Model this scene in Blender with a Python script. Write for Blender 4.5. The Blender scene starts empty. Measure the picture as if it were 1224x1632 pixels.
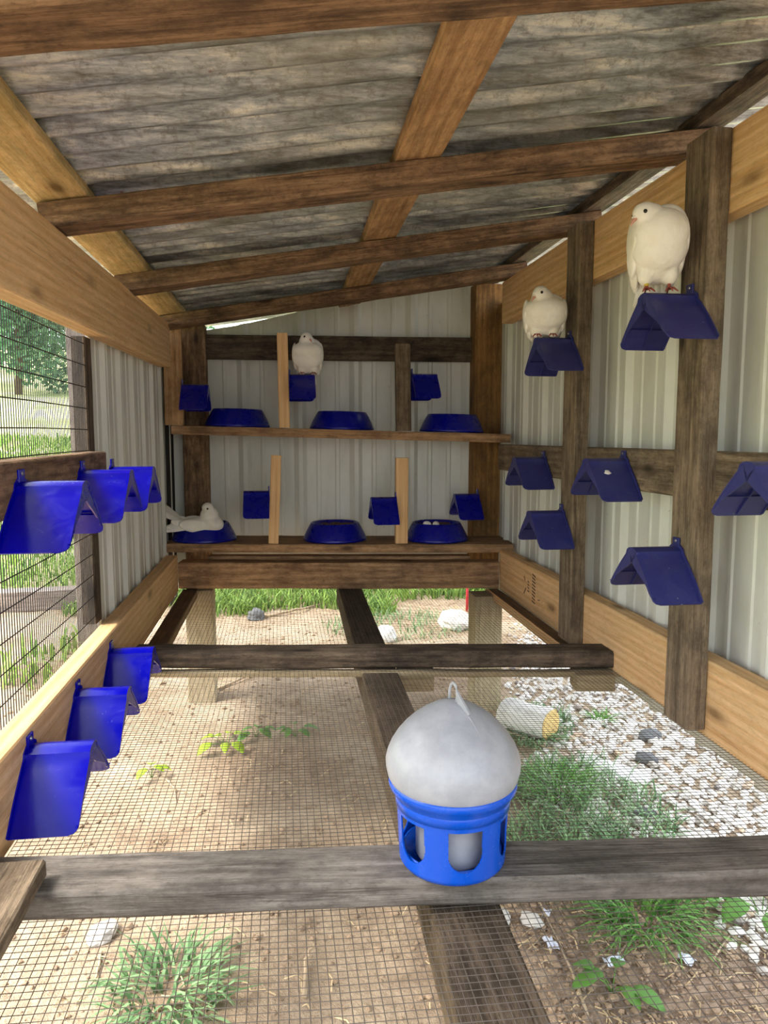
import bpy, bmesh, math, random
from mathutils import Vector, Matrix, noise
random.seed(7)
S = bpy.context.scene
COL = S.collection

# ------------------------------------------------------------------ camera
EYE = Vector((0, 0, 1.16))
cam_data = bpy.data.cameras.new('camera')
cam_data.sensor_fit = 'VERTICAL'
cam_data.sensor_height = 36.0
cam_data.sensor_width = 27.0
cam_data.lens = 1180 / 1632 * 36.0
cam_data.clip_start = 0.02
cam_data.clip_end = 300
cam = bpy.data.objects.new('camera', cam_data)
COL.objects.link(cam)
yaw, pitch = math.radians(7.8), math.radians(6.1)
cam.location = EYE
cam.rotation_euler = (math.pi / 2 - pitch, 0, -yaw)
S.camera = cam

# ------------------------------------------------------------------ world, sun, exposure
world = bpy.data.worlds.new('sky')
S.world = world
world.use_nodes = True
wn = world.node_tree
wn.nodes.clear()
w_out = wn.nodes.new('ShaderNodeOutputWorld')
w_bg = wn.nodes.new('ShaderNodeBackground')
w_sky = wn.nodes.new('ShaderNodeTexSky')
w_sky.sky_type = 'NISHITA'
w_sky.sun_disc = False
w_sky.sun_elevation = math.radians(50)
w_sky.sun_rotation = math.radians(-80)
w_sky.air_density = 1.0
w_sky.dust_density = 4.0
w_mix = wn.nodes.new('ShaderNodeMix')
w_mix.data_type = 'RGBA'
w_mix.inputs[0].default_value = 0.65
w_mix.inputs[7].default_value = (4.2, 4.3, 4.3, 1)     # thin white cloud over the blue
wn.links.new(w_sky.outputs[0], w_mix.inputs[6])
wn.links.new(w_mix.outputs[2], w_bg.inputs[0])
w_bg.inputs[1].default_value = 0.62
wn.links.new(w_bg.outputs[0], w_out.inputs[0])

sun_data = bpy.data.lights.new('sun', 'SUN')
sun_data.energy = 4.0
sun_data.angle = math.radians(16)
sun_data.color = (1.0, 0.95, 0.86)
sun = bpy.data.objects.new('sun', sun_data)
COL.objects.link(sun)
sun.rotation_euler = Vector((0.62, 0.12, -0.78)).to_track_quat('-Z', 'Y').to_euler()

S.view_settings.view_transform = 'Standard'
S.view_settings.look = 'None'
S.view_settings.gamma = 1
S.view_settings.use_curve_mapping = False
S.view_settings.exposure = 0.65
S.cycles.max_bounces = 10
S.cycles.diffuse_bounces = 6
S.cycles.glossy_bounces = 4

# ------------------------------------------------------------------ node material helpers
class NT:
    def __init__(self, name):
        self.m = bpy.data.materials.new(name)
        self.m.use_nodes = True
        self.t = self.m.node_tree
        self.bsdf = self.t.nodes['Principled BSDF']
    def n(self, kind, **kw):
        nd = self.t.nodes.new(kind)
        for k, v in kw.items():
            if k.startswith('i_'):
                nd.inputs[k[2:].replace('_', ' ')].default_value = v
            else:
                setattr(nd, k, v)
        return nd
    def l(self, a, b):
        self.t.links.new(a, b)
    def coords(self, scale=(1, 1, 1), rnd=True):
        tc = self.n('ShaderNodeTexCoord')
        out = tc.outputs['Object']
        if rnd:
            oi = self.n('ShaderNodeObjectInfo')
            ml = self.n('ShaderNodeMath', operation='MULTIPLY')
            ml.inputs[1].default_value = 37.0
            self.l(oi.outputs['Random'], ml.inputs[0])
            ad = self.n('ShaderNodeVectorMath', operation='ADD')
            self.l(out, ad.inputs[0])
            self.l(ml.outputs[0], ad.inputs[1])
            out = ad.outputs[0]
        mp = self.n('ShaderNodeMapping')
        mp.inputs['Scale'].default_value = scale
        self.l(out, mp.inputs['Vector'])
        return mp.outputs[0]
    def noise(self, vec, scale=5, detail=6, rough=0.6, dist=0.0):
        nd = self.n('ShaderNodeTexNoise')
        nd.inputs['Scale'].default_value = scale
        nd.inputs['Detail'].default_value = detail
        nd.inputs['Roughness'].default_value = rough
        nd.inputs['Distortion'].default_value = dist
        self.l(vec, nd.inputs['Vector'])
        return nd.outputs['Fac']
    def ramp(self, fac, stops, interp='LINEAR'):
        r = self.n('ShaderNodeValToRGB')
        r.color_ramp.interpolation = interp
        e = r.color_ramp.elements
        while len(e) < len(stops):
            e.new(0.5)
        for el, (p, c) in zip(e, stops):
            el.position = p
            el.color = (c[0], c[1], c[2], 1) if len(c) == 3 else c
        self.l(fac, r.inputs[0])
        return r.outputs[0]
    def mix(self, fac, a, b, mode='MIX'):
        m = self.n('ShaderNodeMix', data_type='RGBA', blend_type=mode)
        for sock, v in ((m.inputs[0], fac), (m.inputs[6], a), (m.inputs[7], b)):
            if isinstance(v, (int, float)):
                sock.default_value = v
            elif isinstance(v, tuple):
                sock.default_value = (v[0], v[1], v[2], 1)
            else:
                self.l(v, sock)
        return m.outputs[2]
    def bump(self, h, strength=0.3, dist=0.002):
        b = self.n('ShaderNodeBump')
        b.inputs['Strength'].default_value = strength
        b.inputs['Distance'].default_value = dist
        self.l(h, b.inputs['Height'])
        self.l(b.outputs[0], self.bsdf.inputs['Normal'])
    def out(self, col=None, rough=None, metal=0.0, spec=None):
        if col is not None:
            if isinstance(col, tuple):
                self.bsdf.inputs['Base Color'].default_value = (col[0], col[1], col[2], 1)
            else:
                self.l(col, self.bsdf.inputs['Base Color'])
        if rough is not None:
            if isinstance(rough, (int, float)):
                self.bsdf.inputs['Roughness'].default_value = rough
            else:
                self.l(rough, self.bsdf.inputs['Roughness'])
        self.bsdf.inputs['Metallic'].default_value = metal
        if spec is not None:
            self.bsdf.inputs['Specular IOR Level'].default_value = spec
        return self.m

def srgb(r, g, b):
    f = lambda c: (c / 255 / 12.92) if c / 255 <= 0.04045 else ((c / 255 + 0.055) / 1.055) ** 2.4
    return (f(r), f(g), f(b))

def wood(name, light, dark, grime=None, grime_amt=0.5, knots=True, rings=0.5, rough=0.75, bump=0.35):
    """Timber with its grain along the local X axis."""
    t = NT(name)
    v = t.coords((1, 1, 1))
    mp = t.n('ShaderNodeMapping'); mp.inputs['Scale'].default_value = (1.6, 22, 22); t.l(v, mp.inputs['Vector'])
    g1 = t.noise(mp.outputs[0], 2.2, 8, 0.65, 0.6)
    mp2 = t.n('ShaderNodeMapping'); mp2.inputs['Scale'].default_value = (4, 120, 120); t.l(v, mp2.inputs['Vector'])
    g2 = t.noise(mp2.outputs[0], 2.0, 5, 0.6)
    mp3 = t.n('ShaderNodeMapping'); mp3.inputs['Scale'].default_value = (0.35, 6, 6); t.l(v, mp3.inputs['Vector'])
    wv = t.n('ShaderNodeTexWave', wave_type='RINGS', rings_direction='X')
    wv.inputs['Scale'].default_value = 3.2
    wv.inputs['Distortion'].default_value = 5.0
    wv.inputs['Detail'].default_value = 3
    wv.inputs['Detail Scale'].default_value = 0.9
    t.l(mp3.outputs[0], wv.inputs['Vector'])
    col = t.ramp(g1, [(0.28, dark), (0.52, tuple((a * 0.6 + b * 0.4) for a, b in zip(light, dark))), (0.72, light)])
    col = t.mix(rings, col, t.mix(wv.outputs['Fac'], tuple(c * 0.62 for c in dark) if rings > .6 else dark, light), 'MIX')
    fine = t.ramp(g2, [(0.3, (0.62, 0.62, 0.62)), (0.65, (1, 1, 1))])
    col = t.mix(0.55, col, fine, 'MULTIPLY')
    if knots:
        mk = t.n('ShaderNodeMapping'); mk.inputs['Scale'].default_value = (3.2, 9, 9); t.l(v, mk.inputs['Vector'])
        vo = t.n('ShaderNodeTexVoronoi'); vo.inputs['Scale'].default_value = 1.0; t.l(mk.outputs[0], vo.inputs['Vector'])
        kf = t.ramp(vo.outputs['Distance'], [(0.06, (1, 1, 1)), (0.13, (0.35, .35, .35)), (0.22, (0, 0, 0))])
        col = t.mix(kf, col, tuple(c * 0.32 for c in dark))
    if grime:
        gm = t.noise(t.coords((1, 1, 1)), 9, 9, 0.75, 0.3)
        mg = t.n('ShaderNodeMapping'); mg.inputs['Scale'].default_value = (2.5, 14, 14); t.l(v, mg.inputs['Vector'])
        gs = t.noise(mg.outputs[0], 3, 8, 0.7)
        sm = t.n('ShaderNodeMath', operation='ADD'); t.l(gm, sm.inputs[0]); t.l(gs, sm.inputs[1])
        f = t.ramp(sm.outputs[0], [(0.95 / 2 + .02, (0, 0, 0)), (1.15 / 2 + .04, (grime_amt,) * 3)])
        half = t.n('ShaderNodeMath', operation='MULTIPLY'); half.inputs[1].default_value = 0.5
        t.l(sm.outputs[0], half.inputs[0])
        f = t.ramp(half.outputs[0], [(0.44, (0, 0, 0)), (0.6, (grime_amt,) * 3)])
        col = t.mix(f, col, grime)
    if grime:
        sp = t.noise(t.coords((2.2, 7, 7)), 16, 8, 0.8, 0.4)
        col = t.mix(t.ramp(sp, [(0.36, (0.75 * grime_amt,) * 3), (0.5, (0, 0, 0))]), col, tuple(c * .45 for c in dark))
        col = t.mix(t.ramp(sp, [(0.60, (0, 0, 0)), (0.76, (0.5 * grime_amt,) * 3)]), col, tuple(min(1, c * 1.5) for c in light))
    if grime:
        mc = t.n('ShaderNodeMapping'); mc.inputs['Scale'].default_value = (1.1, 34, 34); t.l(v, mc.inputs['Vector'])
        ck = t.noise(mc.outputs[0], 2.0, 4, 0.55, 0.3)
        col = t.mix(t.ramp(ck, [(0.60, (0, 0, 0)), (0.64, (0.75 * grime_amt,) * 3), (0.68, (0, 0, 0))]), col, tuple(c * .3 for c in dark))
    hgt = t.mix(0.5, g1, g2)
    t.bump(hgt, min(1, bump * 1.3), 0.006)
    return t.out(col, rough, spec=0.25)

M = {}
M['pine'] = wood('fresh pine', srgb(242, 206, 156), srgb(206, 156, 100), srgb(206, 176, 130), 0.4, True, 0.4, 0.65, 0.15)
M['pine_stake'] = wood('planed pine', srgb(240, 204, 152), srgb(212, 164, 108), None, 0, False, 0.4, 0.6, 0.12)
M['batten'] = wood('mouldy yellow batten', srgb(240, 212, 158), srgb(200, 158, 98), srgb(140, 130, 84), 0.6, True, 0.25, 0.8)
M['batten_brown'] = wood('brown batten', srgb(218, 180, 132), srgb(160, 118, 76), srgb(88, 66, 46), 0.6, True, 0.3, 0.8)
M['old'] = wood('old brown timber', srgb(178, 146, 112), srgb(112, 84, 62), srgb(52, 42, 34), 0.85, True, 0.3, 0.88, 0.8)
M['dark'] = wood('dark weathered timber', srgb(128, 112, 94), srgb(76, 64, 52), srgb(38, 33, 29), 0.85, True, 0.25, 0.9, 0.8)
M['post'] = wood('grey brown rough post', srgb(164, 146, 122), srgb(104, 88, 70), srgb(62, 54, 44), 0.75, True, 0.25, 0.9, 0.8)
M['grey'] = wood('grey weathered beam', srgb(146, 140, 132), srgb(96, 88, 80), srgb(58, 54, 50), 0.75, True, 0.2, 0.9, 0.7)
M['shelf'] = wood('worn shelf board', srgb(206, 168, 126), srgb(138, 104, 74), srgb(84, 64, 48), 0.7, True, 0.25, 0.85, 0.6)
M['orange'] = wood('brown back post', srgb(170, 130, 78), srgb(118, 84, 50), srgb(70, 52, 34), 0.6, True, 0.3, 0.85)
M['outdoor'] = wood('sun bleached post', srgb(186, 172, 160), srgb(128, 112, 104), srgb(92, 80, 78), 0.5, True, 0.2, 0.9)
M['leg'] = wood('pale treated leg', srgb(214, 200, 168), srgb(168, 150, 118), srgb(140, 128, 100), 0.5, False, 0.2, 0.9)

def make_white_metal():
    t = NT('white ribbed steel')
    v = t.coords((1, 1, 1))
    mp = t.n('ShaderNodeMapping'); mp.inputs['Scale'].default_value = (4, 4, 1.2); t.l(v, mp.inputs['Vector'])
    s = t.noise(mp.outputs[0], 3, 7, 0.65)
    col = t.ramp(s, [(0.25, srgb(196, 198, 190)), (0.55, srgb(212, 214, 206)), (0.8, srgb(220, 222, 215))])
    n2 = t.noise(v, 60, 3, 0.6)
    sp = t.ramp(n2, [(0.70, (0, 0, 0)), (0.76, (0.5, 0.5, 0.5))])
    col = t.mix(sp, col, srgb(130, 116, 90))
    return t.out(col, 0.38, 0.0, 0.5)
M['metal_white'] = make_white_metal()

def make_galv():
    t = NT('weathered galvanised roof')
    v = t.coords((1, 1, 1))
    mp = t.n('ShaderNodeMapping'); mp.inputs['Scale'].default_value = (1.3, 8, 8); t.l(v, mp.inputs['Vector'])
    a = t.noise(mp.outputs[0], 3.0, 10, 0.76, 0.25)
    b = t.noise(v, 55, 8, 0.75)
    c = t.noise(v, 2.3, 4, 0.6)
    col = t.ramp(a, [(0.32, srgb(74, 76, 76)), (0.43, srgb(136, 142, 146)), (0.52, srgb(180, 188, 194)), (0.62, srgb(236, 236, 228))])
    col = t.mix(t.ramp(b, [(0.35, (0.6,) * 3), (0.5, (0, 0, 0))]), col, srgb(104, 100, 90))
    dirt = t.ramp(c, [(0.42, (0, 0, 0)), (0.62, (0.4,) * 3)])
    col = t.mix(dirt, col, srgb(166, 160, 134))
    rust = t.noise(v, 16, 3, 0.5)
    col = t.mix(t.ramp(rust, [(0.74, (0, 0, 0)), (0.78, (0.9,) * 3)]), col, srgb(120, 62, 30))
    t.bump(b, 0.15, 0.002)
    r = t.ramp(a, [(0.3, (0.32,) * 3), (0.7, (0.5,) * 3)])
    return t.out(col, r, 0.5, 0.5)
M['galv'] = make_galv()

def make_blue(name, base, dust, amt, rough=0.28, spec=0.5):
    t = NT(name)
    v = t.coords((1, 1, 1))
    a = t.noise(v, 26, 8, 0.7, 0.8)
    f = t.ramp(a, [(0.45, (0, 0, 0)), (0.75, (amt,) * 3)])
    s = t.noise(v, 140, 2, 0.5)
    f2 = t.ramp(s, [(0.73, (0, 0, 0)), (0.78, (amt,) * 3)])
    col = t.mix(f, base, dust)
    col = t.mix(f2, col, srgb(200, 200, 205))
    r = t.ramp(a, [(0.4, (rough,) * 3), (0.7, (rough + .15,) * 3)])
    return t.out(col, r, 0, spec)
M['blue'] = make_blue('blue plastic', (0.000, 0.0003, 0.30), (0.004, 0.012, 0.40), 0.10, 0.16, 0.35)
M['blue_dust_haze'] = make_blue('blue plastic with light haze and dust', (0.020, 0.024, 0.150), (0.075, 0.085, 0.20), 0.4, 0.42)  # grey light haze of the right wall mixed into the base, plus dust mottling
M['blue_bowl'] = make_blue('bowl blue plastic', (0.001, 0.003, 0.25), (0.01, 0.02, 0.28), 0.05, 0.25)
M['blue_drinker'] = make_blue('drinker blue plastic', (0.0005, 0.070, 0.50), (0.03, 0.12, 0.52), 0.15, 0.2, 0.4)

def plain(name, col, rough=0.6, metal=0.0, var=0.0, scale=30, trans=0.0, bump=0.0):
    t = NT(name)
    if var:
        v = t.coords((1, 1, 1))
        a = t.noise(v, scale, 5, 0.6)
        c = t.ramp(a, [(0.3, tuple(x * (1 - var) for x in col)), (0.7, tuple(min(1, x * (1 + var)) for x in col))])
        if bump: t.bump(a, bump, 0.003)
    else:
        c = col
    m = t.out(c, rough, metal)
    if trans:
        t.bsdf.inputs['Transmission Weight'].default_value = trans
    return m
M['screw'] = plain('screw steel', (0.30, 0.30, 0.32), 0.35, 0.9)
M['wire_dark'] = plain('dark wire', srgb(40, 36, 35), 0.5, 0.2)
M['wire_floor'] = plain('galvanised wire', srgb(84, 76, 68), 0.5, 0.3)
M['ink'] = plain('stamp ink', srgb(70, 46, 24), 0.8)
M['eye'] = plain('eye black', (0.006, 0.004, 0.004), 0.08)
M['eyering'] = plain('eye ring', srgb(214, 190, 170), 0.6)
M['beak'] = plain('pink beak', srgb(206, 150, 132), 0.5, var=.12)
M['leg_red'] = plain('red scaly leg', srgb(150, 70, 56), 0.6, var=.2, scale=120, bump=.4)
M['band'] = plain('yellow leg band', srgb(196, 176, 60), 0.4)
M['nest'] = plain('nest litter', srgb(92, 70, 48), 0.95, var=.5, scale=60, bump=.8)
M['egg'] = plain('egg white', srgb(235, 230, 220), 0.4)
M['rock'] = plain('grey rock', srgb(190, 186, 178), 0.9, var=.25, scale=14, bump=.5)
M['slate'] = plain('dark slate stone', srgb(96, 98, 100), 0.85, var=.25, scale=20, bump=.4)
M['chunk'] = plain('white painted block', srgb(226, 224, 218), 0.8, var=.15, scale=24, bump=.5)
M['chunk_end'] = plain('yellow cut face', srgb(206, 174, 112), 0.9, var=.2, scale=40, bump=.5)
M['red'] = plain('red paint', srgb(190, 30, 46), 0.5)
M['blue_bit'] = plain('bright blue scrap', srgb(30, 120, 210), 0.5)
M['foil'] = plain('pale grey scrap', srgb(205, 210, 222), 0.5, var=.2, scale=60)
M['straw'] = plain('dry straw', srgb(190, 168, 130), 0.9, var=.3, scale=9)
M['twig'] = plain('bleached twig', srgb(170, 150, 122), 0.9, var=.3, scale=30)
M['bark'] = plain('tree bark', srgb(96, 80, 64), 0.95, var=.3, scale=12, bump=.6)
M['clod'] = plain('soil clod', srgb(150, 128, 104), 0.95, var=.4, scale=20)
M['corner_shade'] = plain('painted corner shade', srgb(34, 32, 30), 0.9)

def make_feather():
    t = NT('white feathers')
    v = t.coords((1, 1, 1))
    mp = t.n('ShaderNodeMapping'); mp.inputs['Scale'].default_value = (1, 1, 0.35); t.l(v, mp.inputs['Vector'])
    a = t.noise(mp.outputs[0], 90, 4, 0.6)
    b = t.noise(v, 14, 3, 0.5)
    col = t.ramp(b, [(0.3, srgb(226, 222, 208)), (0.6, srgb(240, 237, 228))])
    vo = t.n('ShaderNodeTexVoronoi'); vo.inputs['Scale'].default_value = 75; t.l(v, vo.inputs['Vector'])
    h = t.mix(0.4, a, vo.outputs['Distance'])
    t.bump(h, 0.6, 0.003)
    t.bsdf.inputs['Sheen Weight'].default_value = 0.15
    return t.out(col, 0.85, 0, 0.2)
M['feather'] = make_feather()

def make_dome():
    t = NT('milky translucent plastic')
    v = t.coords((1, 1, 1))
    a = t.noise(v, 30, 6, 0.65)
    sp = t.noise(v, 42, 2, 0.5)
    col = t.ramp(a, [(0.35, srgb(146, 150, 158)), (0.7, srgb(164, 167, 174))])
    col = t.mix(t.ramp(sp, [(0.71, (0, 0, 0)), (0.76, (0.35,) * 3)]), col, srgb(150, 146, 140))
    t.bsdf.inputs['Subsurface Weight'].default_value = 0.2
    t.bsdf.inputs['Subsurface Radius'].default_value = (0.03, 0.03, 0.03)
    t.bsdf.inputs['Subsurface Scale'].default_value = 0.6
    return t.out(col, 0.33, 0, 0.4)
M['dome'] = make_dome()

def make_leaf(name, c1, c2, scale=3.0):
    t = NT(name)
    g = t.n('ShaderNodeNewGeometry')
    a = t.n('ShaderNodeTexNoise'); a.inputs['Scale'].default_value = scale
    t.l(g.outputs['Position'], a.inputs['Vector'])
    rnd = t.n('ShaderNodeMix', data_type='FLOAT'); rnd.inputs[0].default_value = 0.5
    t.l(a.outputs['Fac'], rnd.inputs[2]); t.l(g.outputs['Random Per Island'], rnd.inputs[3])
    col = t.ramp(rnd.outputs[0], [(0.25, c1), (0.75, c2)])
    m = t.out(col, 0.6, 0, 0.3)
    tr = t.n('ShaderNodeBsdfTranslucent'); t.l(col, tr.inputs[0])
    mx = t.n('ShaderNodeMixShader'); mx.inputs[0].default_value = 0.3
    outn = [n for n in t.t.nodes if n.type == 'OUTPUT_MATERIAL'][0]
    t.l(t.bsdf.outputs[0], mx.inputs[1]); t.l(tr.outputs[0], mx.inputs[2]); t.l(mx.outputs[0], outn.inputs[0])
    return m
M['grass'] = make_leaf('grass blades', srgb(70, 108, 40), srgb(158, 190, 92))
M['grass_cool'] = make_leaf('cool green grass', srgb(84, 120, 78), srgb(150, 184, 132), 9)
M['weed'] = make_leaf('weed leaves', srgb(72, 124, 52), srgb(128, 178, 86), 20)
M['weed_lit'] = make_leaf('bright weed leaves', srgb(120, 160, 30), srgb(180, 205, 60), 20)
M['leaf'] = make_leaf('tree leaves', srgb(70, 116, 86), srgb(136, 180, 134), 0.5)  # pale bluish cast of distance haze painted into the leaf colour

def make_ground():
    t = NT('sandy soil')
    g = t.n('ShaderNodeNewGeometry')
    v = g.outputs['Position']
    a = t.noise(v, 2.2, 8, 0.6)
    b = t.noise(v, 26, 8, 0.7)
    c = t.noise(v, 120, 4, 0.7)
    col = t.ramp(a, [(0.32, srgb(160, 138, 114)), (0.5, srgb(190, 170, 144)), (0.7, srgb(212, 194, 168))])
    col = t.mix(0.65, col, t.ramp(b, [(0.3, (0.45, .42, .4)), (0.62, (1, 1, 1))]), 'MULTIPLY')
    col = t.mix(0.4, col, t.ramp(c, [(0.3, (0.5, .48, .46)), (0.6, (1, 1, 1))]), 'MULTIPLY')
    zn = t.noise(v, 1.1, 5, 0.6)
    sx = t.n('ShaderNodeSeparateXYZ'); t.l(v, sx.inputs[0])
    dark_x = t.n('ShaderNodeMapRange'); dark_x.inputs['From Min'].default_value = 0.15; dark_x.inputs['From Max'].default_value = 0.8; t.l(sx.outputs['X'], dark_x.inputs['Value'])
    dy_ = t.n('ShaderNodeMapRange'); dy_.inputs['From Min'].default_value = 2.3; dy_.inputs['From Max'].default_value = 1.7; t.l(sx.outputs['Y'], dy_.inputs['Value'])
    dm = t.n('ShaderNodeMath', operation='MULTIPLY'); t.l(dark_x.outputs[0], dm.inputs[0]); t.l(dy_.outputs[0], dm.inputs[1])
    col = t.mix(dm.outputs[0], col, t.mix(t.ramp(b, [(0.35, (0, 0, 0)), (0.6, (1, 1, 1))]), srgb(112, 92, 76), srgb(176, 154, 132)))  # soil colour gets darker towards the right and the near side
    # greener away from the coop, on the meadow slope
    sep = t.n('ShaderNodeSeparateXYZ'); t.l(v, sep.inputs[0])
    mr = t.n('ShaderNodeMapRange'); mr.inputs['From Min'].default_value = 5.2; mr.inputs['From Max'].default_value = 7.5
    t.l(sep.outputs['Y'], mr.inputs['Value'])
    mxl = t.n('ShaderNodeMapRange'); mxl.inputs['From Min'].default_value = -3.0; mxl.inputs['From Max'].default_value = -5.0
    t.l(sep.outputs['X'], mxl.inputs['Value'])
    mx = t.n('ShaderNodeMath', operation='MAXIMUM'); t.l(mr.outputs[0], mx.inputs[0]); t.l(mxl.outputs[0], mx.inputs[1])
    gn = t.noise(v, 0.8, 6, 0.65)
    gc = t.ramp(gn, [(0.35, srgb(168, 184, 110)), (0.55, srgb(204, 212, 150)), (0.72, srgb(226, 222, 180))])
    col = t.mix(mx.outputs[0], col, gc)
    hb = t.mix(0.5, b, c)
    t.bump(hb, 0.9, 0.02)
    return t.out(col, 0.95, 0, 0.1)
M['ground'] = make_ground()

def make_gravel_mat():
    t = NT('white gravel')
    oi = t.n('ShaderNodeNewGeometry')
    r = t.ramp(oi.outputs['Random Per Island'], [(0.0, srgb(140, 132, 124)), (0.15, srgb(196, 190, 180)), (0.5, srgb(226, 222, 214)), (0.85, srgb(236, 232, 226)), (0.93, srgb(200, 176, 150)), (1.0, srgb(120, 116, 114))])
    return t.out(r, 0.85, 0, 0.3)
M['gravel'] = make_gravel_mat()
def make_gravel_obj():
    t = NT('white gravel stones')
    oi = t.n('ShaderNodeObjectInfo')
    r = t.ramp(oi.outputs['Random'], [(0.0, srgb(140, 132, 124)), (0.15, srgb(196, 190, 180)), (0.5, srgb(226, 222, 214)), (0.85, srgb(236, 232, 226)), (0.93, srgb(200, 176, 150)), (1.0, srgb(120, 116, 114))])
    return t.out(r, 0.85, 0, 0.3)
M['gravel_obj'] = make_gravel_obj()

# ------------------------------------------------------------------ object helpers
def mesh_obj(name, verts, faces, mat, parent=None, smooth=False, mats=None, fm=None):
    me = bpy.data.meshes.new(name)
    me.from_pydata([tuple(v) for v in verts], [], faces)
    me.update()
    if mats:
        for m in mats: me.materials.append(m)
        for p, i in zip(me.polygons, fm): p.material_index = i
    elif mat: me.materials.append(mat)
    if smooth:
        for p in me.polygons: p.use_smooth = True
    o = bpy.data.objects.new(name, me)
    COL.objects.link(o)
    if parent: o.parent = parent
    return o

def bm_obj(name, bm, mat, parent=None, smooth=False):
    me = bpy.data.meshes.new(name)
    bmesh.ops.recalc_face_normals(bm, faces=bm.faces)
    bm.to_mesh(me); bm.free()
    if mat: me.materials.append(mat)
    if smooth:
        for p in me.polygons: p.use_smooth = True
    o = bpy.data.objects.new(name, me)
    COL.objects.link(o)
    if parent: o.parent = parent
    return o

def bake(o):
    """Evaluate the modifiers of o into plain mesh data."""
    dg = bpy.context.evaluated_depsgraph_get()
    me = bpy.data.meshes.new_from_object(o.evaluated_get(dg))
    o.modifiers.clear()
    old = o.data
    o.data = me
    bpy.data.meshes.remove(old)
    return o

def empty(name, loc=(0, 0, 0), rotz=0.0, label=None, cat=None, group=None, kind=None):
    o = bpy.data.objects.new(name, None)
    o.empty_display_size = 0.05
    COL.objects.link(o)
    o.location = loc
    o.rotation_euler = (0, 0, rotz)
    return tag(o, label, cat, group, kind)

def tag(o, label=None, cat=None, group=None, kind=None):
    if label: o['label'] = label
    if cat: o['category'] = cat
    if group: o['group'] = group
    if kind: o['kind'] = kind
    return o

def dup(root, loc=None, rotz=None, label=None):
    r = root.copy(); COL.objects.link(r)
    if loc is not None: r.location = loc
    if rotz is not None: r.rotation_euler = (0, 0, rotz)
    if label: r['label'] = label
    for ch in list(root.children):
        c = ch.copy(); COL.objects.link(c); c.parent = r
        for g in list(ch.children):
            d = g.copy(); COL.objects.link(d); d.parent = c
    return r

def beam(name, p0, p1, w, h, mat, parent=None, up=(0, 0, 1), jit=0.0012, bev=0.003, seg=14, cuts=None, anchor='bottom'):
    """Rough sawn timber from p0 to p1 (centre of the bottom face), local X along its length.
    cuts = (dz at p0 side, dz at p1 side) skews the end faces."""
    p0, p1 = Vector(p0), Vector(p1)
    X = (p1 - p0); L = X.length; X.normalize()
    U = Vector(up)
    Y = U.cross(X).normalized(); Z = X.cross(Y).normalized()
    rs = random.Random(hash((round(p0.x, 3), round(p0.y, 3), round(p0.z, 3), round(L, 3))) & 0xffff)
    z0 = 0 if anchor == 'bottom' else -h / 2
    prof = [(-w/2 + bev, z0), (w/2 - bev, z0), (w/2, z0 + bev), (w/2, z0 + h - bev), (w/2 - bev, z0 + h), (-w/2 + bev, z0 + h), (-w/2, z0 + h - bev), (-w/2, z0 + bev)]
    vs, fs = [], []
    ph = rs.random() * 50
    for i in range(seg + 1):
        x = L * i / seg
        wy = noise.noise(Vector((x * 1.3, ph, 0))) * jit * 2.2
        wz = noise.noise(Vector((x * 1.3, ph + 9, 0))) * jit * 2.2
        for k, (y, z) in enumerate(prof):
            jy = rs.uniform(-jit, jit) * .5; jz = rs.uniform(-jit, jit) * .5
            xx = x
            if cuts:
                if i == 0: xx = cuts[0] * ((z - z0) / h)
                if i == seg: xx = L + cuts[1] * ((z - z0) / h)
            vs.append((xx, y + wy + jy, z + wz + jz))
    n = 8
    for i in range(seg):
        for k in range(n):
            a = i * n + k; b = i * n + (k + 1) % n
            fs.append((a, a + n, b + n, b))
    fs.append(tuple(range(n))); fs.append(tuple(reversed(range(seg * n, seg * n + n))))
    fs = [tuple(reversed(f)) for f in fs]
    o = mesh_obj(name, vs, fs, mat, parent)
    bm = bmesh.new(); bm.from_mesh(o.data); bmesh.ops.recalc_face_normals(bm, faces=bm.faces); bm.to_mesh(o.data); bm.free()
    mtx = Matrix.Identity(4)
    for r in range(3):
        mtx[r][0], mtx[r][1], mtx[r][2], mtx[r][3] = X[r], Y[r], Z[r], p0[r]
    o.matrix_basis = mtx if not parent else Matrix.Translation(-Vector(parent.location)) @ mtx
    return o

def boxbm(bm, x0, x1, y0, y1, z0, z1, bev=0.0):
    r = bmesh.ops.create_cube(bm, size=1)
    for v in r['verts']:
        v.co = Vector((x0 + (v.co.x + .5) * (x1 - x0), y0 + (v.co.y + .5) * (y1 - y0), z0 + (v.co.z + .5) * (z1 - z0)))
    if bev:
        es = list({e for v in r['verts'] for e in v.link_edges})
        bmesh.ops.bevel(bm, geom=es, offset=bev, segments=2, affect='EDGES', profile=.7)
    return r

def lathe(name, prof, mat, parent=None, n=48, smooth=True, closed=False):
    vs, fs = [], []
    m = len(prof)
    for i in range(n):
        a = 2 * math.pi * i / n
        for r, z in prof: vs.append((r * math.cos(a), r * math.sin(a), z))
    for i in range(n):
        j = (i + 1) % n
        for k in range(m - 1 + (1 if closed else 0)):
            k2 = (k + 1) % m
            fs.append((i * m + k, j * m + k, j * m + k2, i * m + k2))
    o = mesh_obj(name, vs, fs, mat, parent, smooth)
    bm = bmesh.new(); bm.from_mesh(o.data)
    bmesh.ops.remove_doubles(bm, verts=bm.verts, dist=1e-6)
    bmesh.ops.recalc_face_normals(bm, faces=bm.faces); bm.to_mesh(o.data); bm.free()
    return o

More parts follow.
